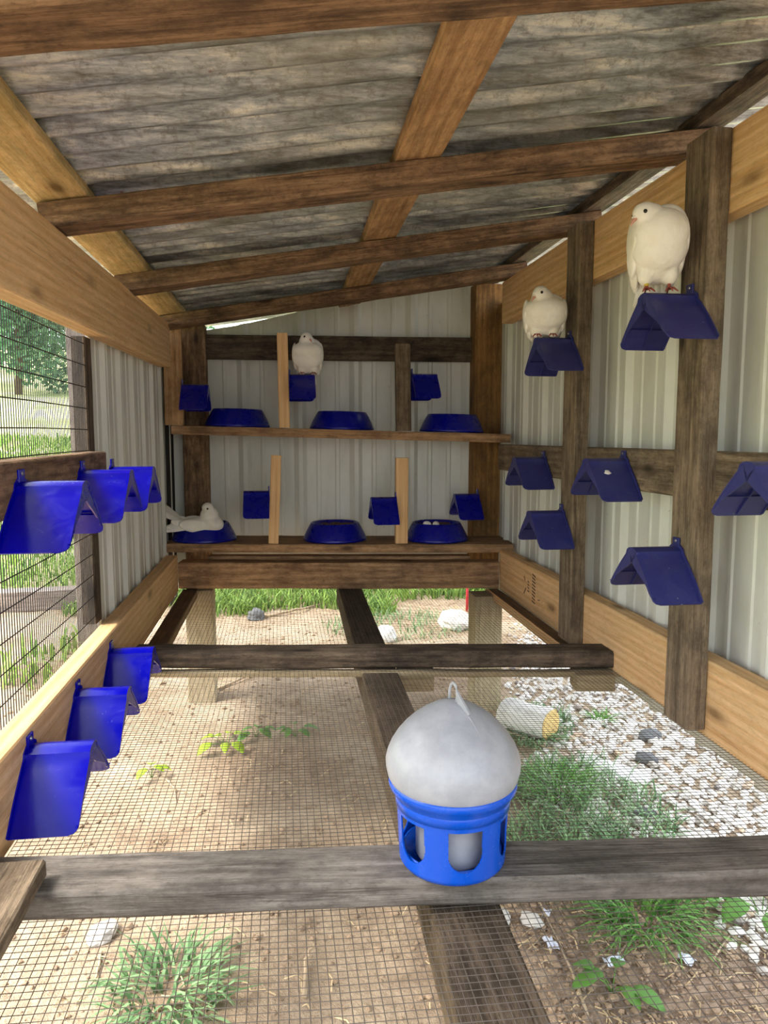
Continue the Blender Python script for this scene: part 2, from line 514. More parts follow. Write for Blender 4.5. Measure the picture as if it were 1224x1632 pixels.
def tube_geo(vs, fs, pts, r, sides=5, taper=None):
    """Append a tube along pts to the vertex and face lists."""
    base = len(vs); n = len(pts)
    for i, p in enumerate(pts):
        p = Vector(p)
        d = (Vector(pts[min(i + 1, n - 1)]) - Vector(pts[max(i - 1, 0)])).normalized()
        a = d.orthogonal().normalized() if abs(d.z) > .9 else Vector((0, 0, 1)).cross(d).normalized()
        b = d.cross(a)
        rr = r if taper is None else r * (1 + (taper - 1) * i / max(1, n - 1))
        for k in range(sides):
            t = 2 * math.pi * k / sides
            vs.append(p + a * rr * math.cos(t) + b * rr * math.sin(t))
    for i in range(n - 1):
        for k in range(sides):
            k2 = (k + 1) % sides
            fs.append((base + i * sides + k, base + i * sides + k2, base + (i + 1) * sides + k2, base + (i + 1) * sides + k))
    fs.append(tuple(base + k for k in reversed(range(sides))))
    fs.append(tuple(base + (n - 1) * sides + k for k in range(sides)))

def tube(name, pts, r, mat, parent=None, sides=8, taper=None):
    vs, fs = [], []
    tube_geo(vs, fs, pts, r, sides, taper)
    return mesh_obj(name, vs, fs, mat, parent, True)

# plan of the coop: the side walls run along Y, the cross timbers are slightly skewed
XL, XR = -0.441, 0.912
FL = 0.50                       # top of the wire floor above the soil
def yc(y0, x, k=0.13): return y0 - k * (x - XL)
def roof_z(x, z0=1.628): return z0 + 0.147 * (x - XL)

# ------------------------------------------------------------------ ground and meadow
def gz(x, y):
    base = noise.noise(Vector((x * 1.7, y * 1.7, 0))) * 0.02 + noise.noise(Vector((x * 7, y * 7, 3))) * 0.010 + noise.noise(Vector((x * 22, y * 22, 3))) * 0.004
    d = max(0.0, y - 7.0, (-x - 3.0) * 0.8)
    base += min(d * 0.135, 9) + 0.25 * noise.noise(Vector((x * .2, y * .2, 1))) * min(1, d * .3)
    return base
def grid_patch(name, x0, x1, y0, y1, nx, ny, mat, hole=None):
    vs = []; fs = []
    for j in range(ny + 1):
        for i in range(nx + 1):
            x = x0 + (x1 - x0) * i / nx; y = y0 + (y1 - y0) * j / ny
            vs.append((x, y, gz(x, y)))
    for j in range(ny):
        for i in range(nx):
            if hole:
                cx = x0 + (x1 - x0) * (i + .5) / nx; cy = y0 + (y1 - y0) * (j + .5) / ny
                if hole[0] < cx < hole[1] and hole[2] < cy < hole[3]: continue
            a = j * (nx + 1) + i
            fs.append((a, a + 1, a + nx + 2, a + nx + 1))
    return mesh_obj(name, vs, fs, mat, None, True)
ground = grid_patch('ground', -2.5, 3.0, 0.0, 6.5, 220, 260, M['ground'])
tag(ground, 'sandy bare soil with clods under and around the coop', kind='structure')
meadow = grid_patch('meadow', -50.5, 35.0, -13.0, 78.0, 171, 182, M['ground'], hole=(-2.5, 3.0, 0.0, 6.5))
tag(meadow, 'grassy slope rising beyond the coop', kind='structure')

# ------------------------------------------------------------------ wall sheets
def rib_profile(u0, u1, pitch=0.225, amp=0.017):
    """Trapezoid major ribs with two small stiffening ribs between them."""
    pts = []
    k = math.floor(u0 / pitch) - 1
    shape = [(0.0, 1), (0.016, 1), (0.034, 0), (0.072, 0), (0.077, .22), (0.088, .22), (0.093, 0), (0.148, 0), (0.153, .22), (0.164, .22), (0.169, 0), (0.207, 0), (0.225, 1)]
    while k * pitch < u1 + pitch:
        for s, a in shape[:-1]:
            u = k * pitch + s * pitch / 0.225
            if u0 <= u <= u1: pts.append((u, a * amp))
        k += 1
    return [(u0, 0)] + pts + [(u1, 0)]

def wall_sheet(name, parent, origin, du, dn, u0, u1, zb, zt, mat=None, pitch=0.225, amp=0.017, thick=0.0012):
    """Ribbed sheet: du = direction along the wall, dn = rib direction, zb/zt = functions of u."""
    pr = rib_profile(u0, u1, pitch, amp)
    O = Vector(origin); du = Vector(du); dn = Vector(dn)
    vs, fs = [], []
    rows = 5
    for (u, a) in pr:
        for s in (0, 1):
            for r in range(rows):
                z = zb(u) + (zt(u) - zb(u)) * r / (rows - 1)
                p = O + du * u + dn * (a + s * thick); p.z = z
                vs.append(p)
    n = len(pr); q = 2 * rows
    for i in range(n - 1):
        for r in range(rows - 1):
            a = i * q + r
            fs.append((a, a + q, a + q + 1, a + 1))
            b = a + rows
            fs.append((b, b + 1, b + q + 1, b + q))
        fs.append((i * q, i * q + rows, (i + 1) * q + rows, (i + 1) * q))
        fs.append((i * q + rows - 1, (i + 1) * q + rows - 1, (i + 1) * q + q - 1, i * q + q - 1))
    return mesh_obj(name, vs, fs, mat or M['metal_white'], parent)

# ------------------------------------------------------------------ left wall
wl = empty('wall_left', (XL, 1.5, FL), label='left wall of pine rails, open wire mesh and ribbed white steel', kind='structure')
beam('header_beam', (XL - .026, 0.10, 1.372), (XL - .026, 3.13, 1.425), .052, .172, M['pine'], wl, jit=.0006)
beam('mid_rail', (XL - .022, 0.1, 1.02), (XL - .022, 1.955, 1.02), .044, .094, M['old'], wl, jit=.0008)
beam('bottom_rail', (XL - .024, 0.1, 0.497), (XL - .024, 3.15, 0.497), .048, .155, M['pine'], wl, jit=.0006)
beam('post', (XL - .052 - .02, 2.04, 0.655), (XL - .052 - .02, 2.04, 1.405), .062, .036, M['dark'], wl, up=(-1, 0, 0), anchor='c', jit=.0008)
def welded_mesh_left():
    vs, fs = [], []
    x = XL - .058
    y = 0.3
    while y < 2.035:
        dx = 0.0015 * math.sin(y * 9)
        tube_geo(vs, fs, [(x + dx, y, 0.5), (x + dx, y, .95), (x + dx, y + .0008 * math.sin(y * 40), 1.5)], 0.00115, 4)
        y += 0.0127
    z = 0.515
    while z < 1.5:
        tube_geo(vs, fs, [(x + .0016 + .001 * math.sin(z * 30 + yy * 3), yy, z + .0012 * math.sin(yy * 6 + z * 9)) for yy in (0.3, .7, 1.0, 1.3, 1.6, 1.85, 2.035)], 0.0014, 4)
        z += 0.0545
    o = mesh_obj('wire_mesh', vs, fs, M['wire_dark'], wl)
    fixp(tag(o, kind='stuff'))
def fixp(o):
    """Keep world coordinates written in the mesh when the parent root stands elsewhere."""
    o.matrix_parent_inverse = Matrix.Translation(-Vector(o.parent.location))
    return o
welded_mesh_left()
fixp(wall_sheet('metal_panel', wl, (XL - .062, 0, 0), (0, 1, 0), (1, 0, 0), 2.07, 2.78, lambda u: 0.42, lambda u: 1.56, pitch=.2, amp=.012))
fixp(wall_sheet('metal_panel', wl, (XL - .064, 0, 0), (0, 1, 0), (1, 0, 0), 2.76, 3.64, lambda u: 0.42, lambda u: 1.56, pitch=.2, amp=.012))

# ------------------------------------------------------------------ right wall
wr = empty('wall_right', (XR, 1.5, FL), label='right wall of rough posts and pine rails before ribbed white steel', kind='structure')
beam('header_beam', (XR + .024, 0.10, 1.604), (XR + .024, 3.05, 1.612), .048, .168, M['pine'], wr, jit=.0006)
beam('bottom_rail', (XR + .024, 0.10, 0.497), (XR + .024, 3.02, 0.492), .048, .172, M['pine'], wr, jit=.0006)
beam('mid_rail', (XR + .017, 0.1, 1.022), (XR + .017, 3.05, 1.004), .044, .108, M['post'], wr, jit=.0012)
beam('post', (.889, 1.507, 0.512), (.889, 1.507, 1.772), .1, .044, M['post'], wr, up=(-1, 0, 0), anchor='c', jit=.0014)
beam('post', (.889, 2.178, 0.512), (.889, 2.178, 1.772), .1, .044, M['post'], wr, up=(-1, 0, 0), anchor='c', jit=.0014)
fixp(wall_sheet('metal_panel', wr, (XR + .075, 0, 0), (0, 1, 0), (-1, 0, 0), 0.3, 1.22, lambda u: 0.42, lambda u: 1.74))
fixp(wall_sheet('metal_panel', wr, (XR + .077, 0, 0), (0, 1, 0), (-1, 0, 0), 1.19, 2.13, lambda u: 0.42, lambda u: 1.74))
fixp(wall_sheet('metal_panel', wr, (XR + .075, 0, 0), (0, 1, 0), (-1, 0, 0), 2.10, 3.36, lambda u: 0.42, lambda u: 1.74))
def grade_stamp():
    vs, fs = [], []
    def bar(y0, z0, y1, z1, w):
        d = Vector((0, y1 - y0, z1 - z0)).normalized(); n = Vector((0, -d.z, d.y)) * w / 2
        b = len(vs)
        for xx in (XR - .0012, XR + .0003):
            for p in ((y0, z0, -1), (y1, z1, -1), (y1, z1, 1), (y0, z0, 1)):
                vs.append((xx, p[0] + n.y * p[2], p[1] + n.z * p[2]))
        fs.extend([(b, b + 1, b + 2, b + 3), (b + 4, b + 7, b + 6, b + 5), (b, b + 4, b + 5, b + 1), (b + 2, b + 6, b + 7, b + 3)])
    yb = 2.585
    for i in range(9):
        z = .535 + i * .0125
        bar(yb - .018, z, yb + .018, z + .005, .0045)
    for i in range(4):
        bar(yb + .05, .565 + i * .012, yb + .068, .568 + i * .012, .004)
    bar(yb + .11, .548, yb + .085, .575, .005); bar(yb + .098, .60, yb + .11, .615, .005); bar(yb - .07, .56, yb - .045, .556, .003)
    fixp(mesh_obj('ink_stamp', vs, fs, M['ink'], wr))['label'] = 'faded dark ink stamp on the pine rail'
grade_stamp()

# ------------------------------------------------------------------ back wall
wb = empty('wall_back', (0.2, 3.5, FL), label='back wall of ribbed white steel behind rough posts', kind='structure')
ud = Vector((1, -.13, 0)).normalized()
def back_top(u):
    x = XL + u * ud.x
    return roof_z(x, 1.628) + (0.012 if x > .15 else 0.012 - 0.024 * min(1, (.15 - x) / .35))
bo = (XL, 3.575, 0)
fixp(wall_sheet('metal_panel', wb, bo, ud, (.13 * ud.x, -1 * -ud.x * -1, 0), -0.24, 0.50, lambda u: 0.45, back_top, pitch=.26))
fixp(wall_sheet('metal_panel', wb, (XL, 3.572, 0), ud, (.13 * ud.x, -ud.x, 0), 0.48, 1.45, lambda u: 0.45, back_top, pitch=.26))
beam('shade_strip', (-.499, 3.42, .40), (-.499, 3.42, 1.60), .20, .006, M['corner_shade'], wb, up=(1, 0, 0), anchor='c')  # added dark strip standing in for the shadow in this corner
beam('ledger_board', (-.335, yc(3.53, -.335), 1.495), (.862, yc(3.53, .862), 1.482), .04, .108, M['dark'], wb)
beam('corner_post', (-.392, 3.512, 0.50), (-.392, 3.512, 1.64), .08, .112, M['old'], wb, up=(1, 0, 0), anchor='c')
beam('corner_post', (.93, 3.335, 0.50), (.93, 3.335, 1.82), .095, .135, M['orange'], wb, up=(1, 0, 0), anchor='c')
beam('sill_beam', (-.438, yc(3.225, -.438), .502), (.912, yc(3.225, .912), .502), .09, .113, M['shelf'], wb, jit=.002)
beam('sill_batten', (-.32, yc(3.27, -.32), .616), (.80, yc(3.27, .80), .616), .06, .016, M['shelf'], wb)

# ------------------------------------------------------------------ ceiling
ce = empty('ceiling', (0.2, 1.5, 1.62), label='lean-to roof of corrugated galvanised sheets on rough rafters', kind='structure')
def rafter(yl, yr, w=.085, h=.05, xl=-.475, xr=.985, mat='old', dz=0):
    zl, zr = roof_z(xl, 1.578) + dz, roof_z(xr, 1.578) + dz
    k = (yr - yl) / (xr - xl)
    return beam('rafter', (xl, yl, zl), (xr, yr, zr), w, h, M[mat], ce, jit=.002, seg=20)
rafter(.918, .93, .10, .055)
rafter(1.665, 1.648)
rafter(2.375, 2.275)
rafter(3.14, 2.965)
def batten(x, mat, w=.1, y0=.3, y1=3.7):
    z = roof_z(x, 1.630) + .001
    return beam('roof_batten', (x, y0, z), (x, y1, z), w, .028, M[mat], ce, up=(-.147, 0, 1), jit=.0015, seg=20)
batten(-.437, 'batten', .105)
b_mid = beam('roof_batten', (.283, .3, roof_z(.3, 1.631)), (.318, 3.7, roof_z(.3, 1.631)), .1, .028, M['batten_brown'], ce, up=(-.147, 0, 1), jit=.0015)
batten(.955, 'dark', .08)
def roof_sheet(y0, y1, dz, pitch=.082, amp=.0125, x0=-.62, x1=1.15):
    n = int((y1 - y0) / pitch * 10)
    vs, fs = [], []
    xs = 14
    for i in range(n + 1):
        y = y0 + (y1 - y0) * i / n
        a = amp * math.sin(2 * math.pi * y / pitch)
        a += amp * .25 * math.sin(4 * math.pi * y / pitch + 1)
        for s in (0, .001):
            for k in range(xs + 1):
                x = x0 + (x1 - x0) * k / xs
                wob = .0015 * noise.noise(Vector((x * 3, y * 2, 5)))
                yy = y + .03 * (x - .3) * -1
                vs.append((x, yy, roof_z(x, 1.671) + a + s + wob + dz))
    q = 2 * (xs + 1)
    for i in range(n):
        for k in range(xs):
            a = i * q + k
            fs.append((a, a + 1, a + q + 1, a + q))
            b = a + xs + 1
            fs.append((b, b + q, b + q + 1, b + 1))
    return fixp(mesh_obj('roof_sheet', vs, fs, M['galv'], ce, True))
roof_sheet(-.3, 1.19, .006)
roof_sheet(1.10, 2.15, .000)
roof_sheet(2.05, 3.78, .006)

# ------------------------------------------------------------------ floor
fl = empty('floor', (0.2, 1.5, FL), label='open floor of welded wire over dark joists', kind='structure')
beam('joist', (.237, .2, .405), (.282, 3.27, .405), .1, .088, M['dark'], fl, jit=.0012)
cb1 = beam('cross_beam', (-.425, 1.045, .503), (1.04, .925, .503), .098, .04, M['grey'], fl, jit=.002, bev=.005)
beam('cross_beam', (-.425, 2.14, .503), (.93, 1.955, .503), .088, .047, M['dark'], fl, jit=.002, bev=.006)
beam('ledge_strip', (-.399, 2.2, .462), (-.399, 3.2, .462), .062, .034, M['orange'], fl)
beam('ledge_strip', (.884, 2.02, .462), (.884, 3.03, .462), .05, .034, M['orange'], fl)
beam('edge_trim', (.856, 2.02, .47), (.856, 3.03, .47), .008, .03, M['pine_stake'], fl)
beam('support_block', (.80, 1.925, .45), (.905, 1.912, .45), .075, .046, M['leg'], fl, seg=3)
beam('support_block', (.315, 2.035, .43), (.42, 2.022, .43), .05, .06, M['leg'], fl, seg=3)
beam('under_batten', (-.42, 2.10, .480), (.93, 1.915, .480), .03, .016, M['leg'], fl)
beam('leg_post', (-.36, 3.235, -.03), (-.36, 3.235, .49), .115, .115, M['leg'], fl, up=(1, 0, 0), anchor='c')
beam('leg_post', (.835, 2.965, -.03), (.835, 2.965, .49), .115, .115, M['leg'], fl, up=(1, 0, 0), anchor='c')
def floor_mesh():
    vs, fs = [], []
    def dz(x, y): return FL - .0014 + .0010 * math.sin(x * 11 + y * 3) + .0006 * math.sin(y * 13 + x * 5)
    sp = .0121
    x = XL + .004
    while x < XR + .002:
        pts = [(x + .0016 * math.sin(y * 4.1 + x * 3), y, dz(x, y)) for y in [0.35 + 2.85 * i / 16 for i in range(17)]]
        tube_geo(vs, fs, pts, .0006, 4)
        x += sp
    y = .36
    while y < 3.21:
        pts = [(xx, y - .085 * (xx - XL) * min(1, y / 2) + .0016 * math.sin(xx * 9 + y * 5), dz(xx, y) + .0008) for xx in [XL + .004 + (XR - XL - .004) * i / 8 for i in range(9)]]
        tube_geo(vs, fs, pts, .0006, 4)
        y += sp
    fixp(tag(mesh_obj('wire_mesh', vs, fs, M['wire_floor'], fl), kind='stuff'))
floor_mesh()

plank = empty('loose_plank', (-.388, .7, .545), label='short grey plank lying over the left end of the nearest floor beam', cat='plank')
beam('board', (-.388, .30, .5455), (-.388, 1.025, .5455), .107, .026, M['post'], plank, jit=.001)

# ------------------------------------------------------------------ nest shelves
def shelf(y0, zl, zr, x0, x1, depth, label, stakes, side=None):
    s = empty('nest_shelf', (x0, yc(y0, x0), zl), label=label, cat='shelf')
    s['group'] = 'nest shelves on the back wall'
    th = .036
    xa = yc(y0 + depth / 2, x0), yc(y0 + depth / 2, x1)
    beam('board', (x0, xa[0], zl - th), (x1, xa[1], zr - th), depth, th, M['shelf'], s, jit=.0018, seg=20)
    for (xb, xt, zb, zt, w, m, y) in stakes:
        beam('divider_stake', (xb, y, zb), (xt, y, zt), .036, w, M[m], s, up=(1, 0, 0), anchor='c', jit=.0005, seg=6)
    return s
bpy.context.view_layer.update()
shelf_u = shelf(3.195, 1.191, 1.156, -.44, .965, .27, 'upper nest shelf, sagging worn board with a grey stake and a pine stake',
      [(.011, .006, 1.181, 1.571, .045, 'pine_stake', 3.165), (.508, .502, 1.168, 1.527, .062, 'post', 3.10)])
shelf_l = shelf(3.195, .691, .688, -.49, .985, .27, 'lower nest shelf, worn board with two short fresh pine stakes',
      [(-.043, -.025, .692, 1.066, .043, 'pine_stake', 3.165), (.499, .501, .691, 1.055, .052, 'pine_stake', 3.10)])
# taller left stake beside the header end
beam('side_stake', (-.445, 3.215, 1.192), (-.445, 3.215, 1.60), .036, .075, M['batten_brown'], shelf_u, up=(1, 0, 0), anchor='c', seg=6)

# ------------------------------------------------------------------ bowls
def bowl_proto(label, loc):
    b = empty('nest_bowl', loc, label=label, cat='bowl', group='blue nest bowls on the back shelves')
    R0, R1, H = .139, .106, .074
    outer = [(.0, .004), (.10, .004), (.128, 0), (R0, 0.0), (R0 + .001, .006), (R0 - .002, .012)]
    for i in range(1, 7):
        f = i / 6
        outer.append((R0 - .002 + (R1 - R0 + .002) * f ** 1.15, .012 + (H - .012) * f))
    outer += [(R1 - .003, H + .0025), (R1 - .008, H + .001)]
    inner = [(R1 - .011, H - .006), (R1 - .02, H - .03), (R1 - .035, H - .048), (.04, H - .056), (0, H - .057)]
    lathe('shell', outer + inner, M['blue_bowl'], b, 56)
    # moulded vertical ribs on the outside
    rib = None
    for k in range(14):
        if rib is None:
            w = .0028
            p = [(R0 - .0035, -w, .013), (R0 - .0035, w, .013), (R1 + .0012, .0024, H - .004), (R1 + .0012, -.0024, H - .004),
                 (R0 - .008, -w, .013), (R0 - .008, w, .013), (R1 - .004, .0024, H - .004), (R1 - .004, -.0024, H - .004)]
            rib = mesh_obj('rib', p, [(0, 1, 2, 3), (7, 6, 5, 4), (0, 4, 5, 1), (1, 5, 6, 2), (2, 6, 7, 3), (3, 7, 4, 0)], M['blue_bowl'], b)
            o = rib
        else:
            o = rib.copy(); COL.objects.link(o); o.parent = b
        o.rotation_euler = (0, 0, k * 2 * math.pi / 14 + .1)
    # litter inside
    vs, fs = [(0, 0, H - .028)], []
    nr, na = 5, 30
    for i in range(1, nr + 1):
        for k in range(na):
            a = 2 * math.pi * k / na; r = (R1 - .014) * i / nr
            z = H - .028 + .018 * (i / nr) ** 2 + .007 * noise.noise(Vector((r * 60 * math.cos(a), r * 60 * math.sin(a), 2)))
            if i == nr: z += .006 * noise.noise(Vector((k * .7, 0, 4)))
            vs.append((r * math.cos(a), r * math.sin(a), z))
    for k in range(na): fs.append((0, 1 + k, 1 + (k + 1) % na))
    for i in range(nr - 1):
        for k in range(na):
            a = 1 + i * na; fs.append((a + k, a + na + k, a + na + (k + 1) % na, a + (k + 1) % na))
    tag(mesh_obj('nest_litter', vs, fs, M['nest'], b, True), kind='stuff')
    return b
yb = 3.335
bowls = [(-.191, 1.186, 'blue nest bowl at the left end of the upper shelf, under the left perch'),
         (.259, 1.1746, 'blue nest bowl with litter stuck on its rim, middle of the upper shelf'),
         (.733, 1.163, 'dusty blue nest bowl at the right end of the upper shelf before the brown post'),
         (-.346, .692, 'blue nest bowl that the sitting white dove fills, left end of the lower shelf'),
         (.226, .692, 'blue nest bowl standing alone in the middle bay of the lower shelf'),
         (.671, .692, 'blue nest bowl with two white eggs, right of the lower pine stake')]
b0 = None
bowl_objs = []
for i, (x, z, lb) in enumerate(bowls):
    loc = (x, yc(yb, x), z)
    if b0 is None: b0 = bowl_proto(lb, loc); o = b0
    else: o = dup(b0, loc, i * .4, lb)
    if z > 1: o.rotation_euler = (0, .0249, 0)
    bowl_objs.append(o)
# eggs in the lower right bowl, feather bits on the middle rim
for i, (dx, dy, lb) in enumerate(((-.055, -.062, 'white egg near the front rim of the lower right bowl, the left one'), (-.018, -.075, 'white egg near the front rim of the lower right bowl, the right one'))):
    bm = bmesh.new(); bmesh.ops.create_uvsphere(bm, u_segments=16, v_segments=10, radius=.015)
    for v in bm.verts: v.co.x *= 1.3 + .12 * (1 if v.co.x > 0 else -1) * abs(v.co.x) / .015
    e = bm_obj('egg', bm, M['egg'], None, True)
    e.location = (.671 + dx, yc(yb, .671) + dy, .692 + .0735)
    e.rotation_euler = (0, .2, i * 1.3)
    tag(e, lb, 'egg', 'eggs in the nest bowl')

# ------------------------------------------------------------------ perches
def perch_profile():
    s, H = .109, .105
    pts = [(-s, 0)]
    for i in range(1, 8): 
        f = i / 8; pts.append((-s + (s - .026) * f, f * .088 + .004 * math.sin(f * math.pi)))
    for i in range(7):
        a = math.pi * (1 - i / 6)
        pts.append((.026 * math.cos(a), .088 + .017 * math.sin(a) ** .8 if math.sin(a) > 1e-6 else .088))
    for i in range(7, 0, -1):
        f = i / 8; pts.append((s - (s - .026) * f, f * .088 + .004 * math.sin(f * math.pi)))
    pts.append((s, 0))
    return pts

def perch_proto(mat, label, loc, rot, group):
    root = empty('perch', loc, rot, label, 'perch', group)
    P = perch_profile(); L = .107; th = .0032
    n = len(P); rc = .016
    # cumulative distance from the lower edge
    def seglen(a, b): return math.hypot(a[0] - b[0], a[1] - b[1])
    # densify near lower ends for the rounded outer corners
    Q = []
    for i in range(n - 1):
        m = 5 if i in (0, n - 2) else 1
        for k in range(m):
            f = k / m; Q.append((P[i][0] + (P[i + 1][0] - P[i][0]) * f, P[i][1] + (P[i + 1][1] - P[i][1]) * f))
    Q.append(P[-1])
    d = [0]
    for i in range(1, len(Q)): d.append(d[-1] + seglen(Q[i - 1], Q[i]))
    tot = d[-1]
    def normal(i):
        a = Q[max(0, i - 1)]; b = Q[min(len(Q) - 1, i + 1)]
        tx, tz = b[0] - a[0], b[1] - a[1]; l = math.hypot(tx, tz)
        return (-tz / l, tx / l)
    vs, fs = [], []
    nu = 6
    for i, (y, z) in enumerate(Q):
        dist = min(d[i], tot - d[i])
        Le = L
        if dist < rc: Le = L - rc + math.sqrt(max(0, rc * rc - (rc - dist) ** 2))
        ny, nz = normal(i)
        for s in (0, 1):
            for u in range(nu + 1):
                vs.append((Le * u / nu, y - ny * th * s, z - nz * th * s))
    q = 2 * (nu + 1)
    for i in range(len(Q) - 1):
        for u in range(nu):
            a = i * q + u; fs.append((a, a + 1, a + q + 1, a + q))
            b = a + nu + 1; fs.append((b, b + q, b + q + 1, b + 1))
        fs.append((i * q + nu, i * q + q - 1, (i + 1) * q + q - 1, (i + 1) * q + nu))
        fs.append((i * q, (i + 1) * q, (i + 1) * q + nu + 1, i * q + nu + 1))
    for e in (0, len(Q) - 1):
        for u in range(nu):
            a = e * q + u; fs.append((a, a + nu + 1, a + nu + 2, a + 1))
    o = mesh_obj('saddle', vs, fs, mat, root)
    bm = bmesh.new(); bm.from_mesh(o.data); bmesh.ops.recalc_face_normals(bm, faces=bm.faces); bm.to_mesh(o.data); bm.free()
    for p in o.data.polygons: p.use_smooth = True
    o.data.set_sharp_from_angle(angle=math.radians(35))
    # front arch: web between the saddle and an inner arch
    def web(name, x0, x1, off_out, apex_in, foot_in, lo=0.0):
        vs, fs = [], []
        for i, (y, z) in enumerate(Q):
            ny, nz = normal(i)
            f = min(1, z / .105)
            wdt = foot_in + (apex_in - foot_in) * max(0, f - .35) / .65
            o_ = (y + ny * off_out, max(z + nz * off_out, lo))
            i_ = (y - ny * wdt, max(z - nz * wdt, lo))
            for x in (x0, x1): vs.append((x, o_[0], o_[1])); vs.append((x, i_[0], i_[1]))
        for i in range(len(Q) - 1):
            a = i * 4; b = a + 4
            fs += [(a, b, b + 1, a + 1), (a + 2, a + 3, b + 3, b + 2), (a, a + 2, b + 2, b), (a + 1, b + 1, b + 3, a + 3)]
        fs += [(0, 1, 3, 2), ((len(Q) - 1) * 4, (len(Q) - 1) * 4 + 2, (len(Q) - 1) * 4 + 3, (len(Q) - 1) * 4 + 1)]
        w = mesh_obj(name, vs, fs, mat, root)
        bm = bmesh.new(); bm.from_mesh(w.data); bmesh.ops.recalc_face_normals(bm, faces=bm.faces); bm.to_mesh(w.data); bm.free()
        return w
    web('front_arch', L - .0035, L - .0008, -.0006, .036, .009, .012)
    web('wall_flange', .0002, .003, .007, .012, .006)
    # moulded cross ribs under each wing
    for sgn in (-1, 1):
        for (f0, f1, x0, x1) in ((.04, .80, .052, .0545), (.46, .475, .01, .1)):
            ya, za = sgn * (.109 - .083 * f0), .088 * f0; yb_, zb_ = sgn * (.109 - .083 * f1), .088 * f1
            dd = math.hypot(yb_ - ya, zb_ - za); nx, nz = (zb_ - za) / dd * sgn * -1, -abs(yb_ - ya) / dd
            pts = [(x, yy + nx * t, zz + nz * t) for x in (x0, x1) for (yy, zz) in ((ya, za), (yb_, zb_)) for t in (.0018, .0062)]
            mesh_obj('rib', pts, [(0, 1, 3, 2), (4, 6, 7, 5), (0, 2, 6, 4), (1, 5, 7, 3), (0, 4, 5, 1), (2, 3, 7, 6)], mat, root)
    # mounting tab with its screw
    bm = bmesh.new()
    boxbm(bm, .0003, .0045, -.0125, .0125, .088, .125, .0015)
    tab = bm_obj('mounting_tab', bm, mat, root)
    bm = bmesh.new(); bmesh.ops.create_cone(bm, cap_ends=True, segments=10, radius1=.0042, radius2=.003, depth=.002)
    for v in bm.verts: v.co = Vector((v.co.z + .0056, v.co.y, v.co.x + .1175))
    bm_obj('screw', bm, M['screw'], tab)
    return root

LEFTG, RIGHTG, BACKG = 'blue perches on the left rails', 'blue perches on the right wall', 'blue perches around the nest shelves'
left = [(1.324, .974, 'blue perch at the near end of the left middle rail, cut by the left edge'),
        (1.716, .974, 'second blue perch along the left middle rail, the brightest one'),
        (2.005, .968, 'farthest blue perch at the end of the left middle rail')]
left_low = [(1.300, .519, 'nearest of the three blue perches on the lower left rail, largest of them'),
            (1.604, .511, 'middle of the three blue perches on the lower left rail'),
            (1.916, .508, 'farthest of the three blue perches on the lower left rail, by the dark beam')]
pL = perch_proto(M['blue'], left[0][2], (XL, left[0][0], left[0][1]), 0, LEFTG)
for p in pL.children:
    p.scale = (1, 1.1, 1)
for (y, z, lb) in left[1:] + left_low:
    o = dup(pL, (XL, y, z), 0, lb)
# the farthest middle perch is carried on the rail end: rail ends at y 1.955
right = [(.865, 1.510, 1.348, 'dusty light-hazed blue perch high on the nearer right post, under the large dove'),
         (.865, 2.180, 1.340, 'dusty light-hazed blue perch high on the farther right post, under the smaller dove'),
         (.904, 2.490, .972, 'dark blue perch on the right middle rail, deepest of that rail'),
         (.904, 1.876, .988, 'dusty light-hazed blue perch with a white dropping, on the right middle rail between the posts'),
         (.904, 1.187, 1.006, 'dusty light-hazed blue perch cut by the right edge of the photo'),
         (.865, 2.210, .814, 'blue perch low on the farther right post'),
         (.865, 1.522, .805, 'dusty light-hazed blue perch low on the nearer right post, above the bottom rail')]
pR = perch_proto(M['blue_dust_haze'], right[0][3], right[0][:3], math.pi, RIGHTG)
for (x, y, z, lb) in right[1:]:
    dup(pR, (x, y, z), math.pi, lb)
back = [(-.404, 3.16, 1.253, 0, 'dark blue perch at the far left corner above the left bowl'),
        (.032, 3.15, 1.297, 0, 'blue perch under the dove, fixed to the upper pine stake'),
        (.536, 3.08, 1.300, 0, 'blue perch with white spots, fixed to the grey stake'),
        (-.056, 3.15, .813, math.pi, 'dark blue perch left of the left lower pine stake'),
        (.474, 3.09, .786, math.pi, 'blue perch left of the right lower pine stake'),
        (.862, 3.21, .786, math.pi, 'blue perch on the side of the brown right corner post')]
pB = perch_proto(M['blue_bowl'], back[0][4], back[0][:3], 0, BACKG)
for (x, y, z, r, lb) in back[1:]:
    dup(pB, (x, y, z), r, lb)
# dropping on the perch between the posts
for ob in list(bpy.data.objects):
    if ob.name.startswith('perch') and 'white dropping' in ob.get('label', ''):
        bm = bmesh.new(); bmesh.ops.create_icosphere(bm, subdivisions=2, radius=1)
        for v in bm.verts: v.co = Vector((v.co.x * .009 * (1 + .3 * math.sin(v.co.y * 5)), v.co.y * .008, v.co.z * .0025 * (1 + .4 * v.co.x)))
        dr = bm_obj('dropping', bm, M['egg'], ob, True)
        dr.location = (.066, .046, .0695); dr.rotation_euler = (-.85, 0, 0)
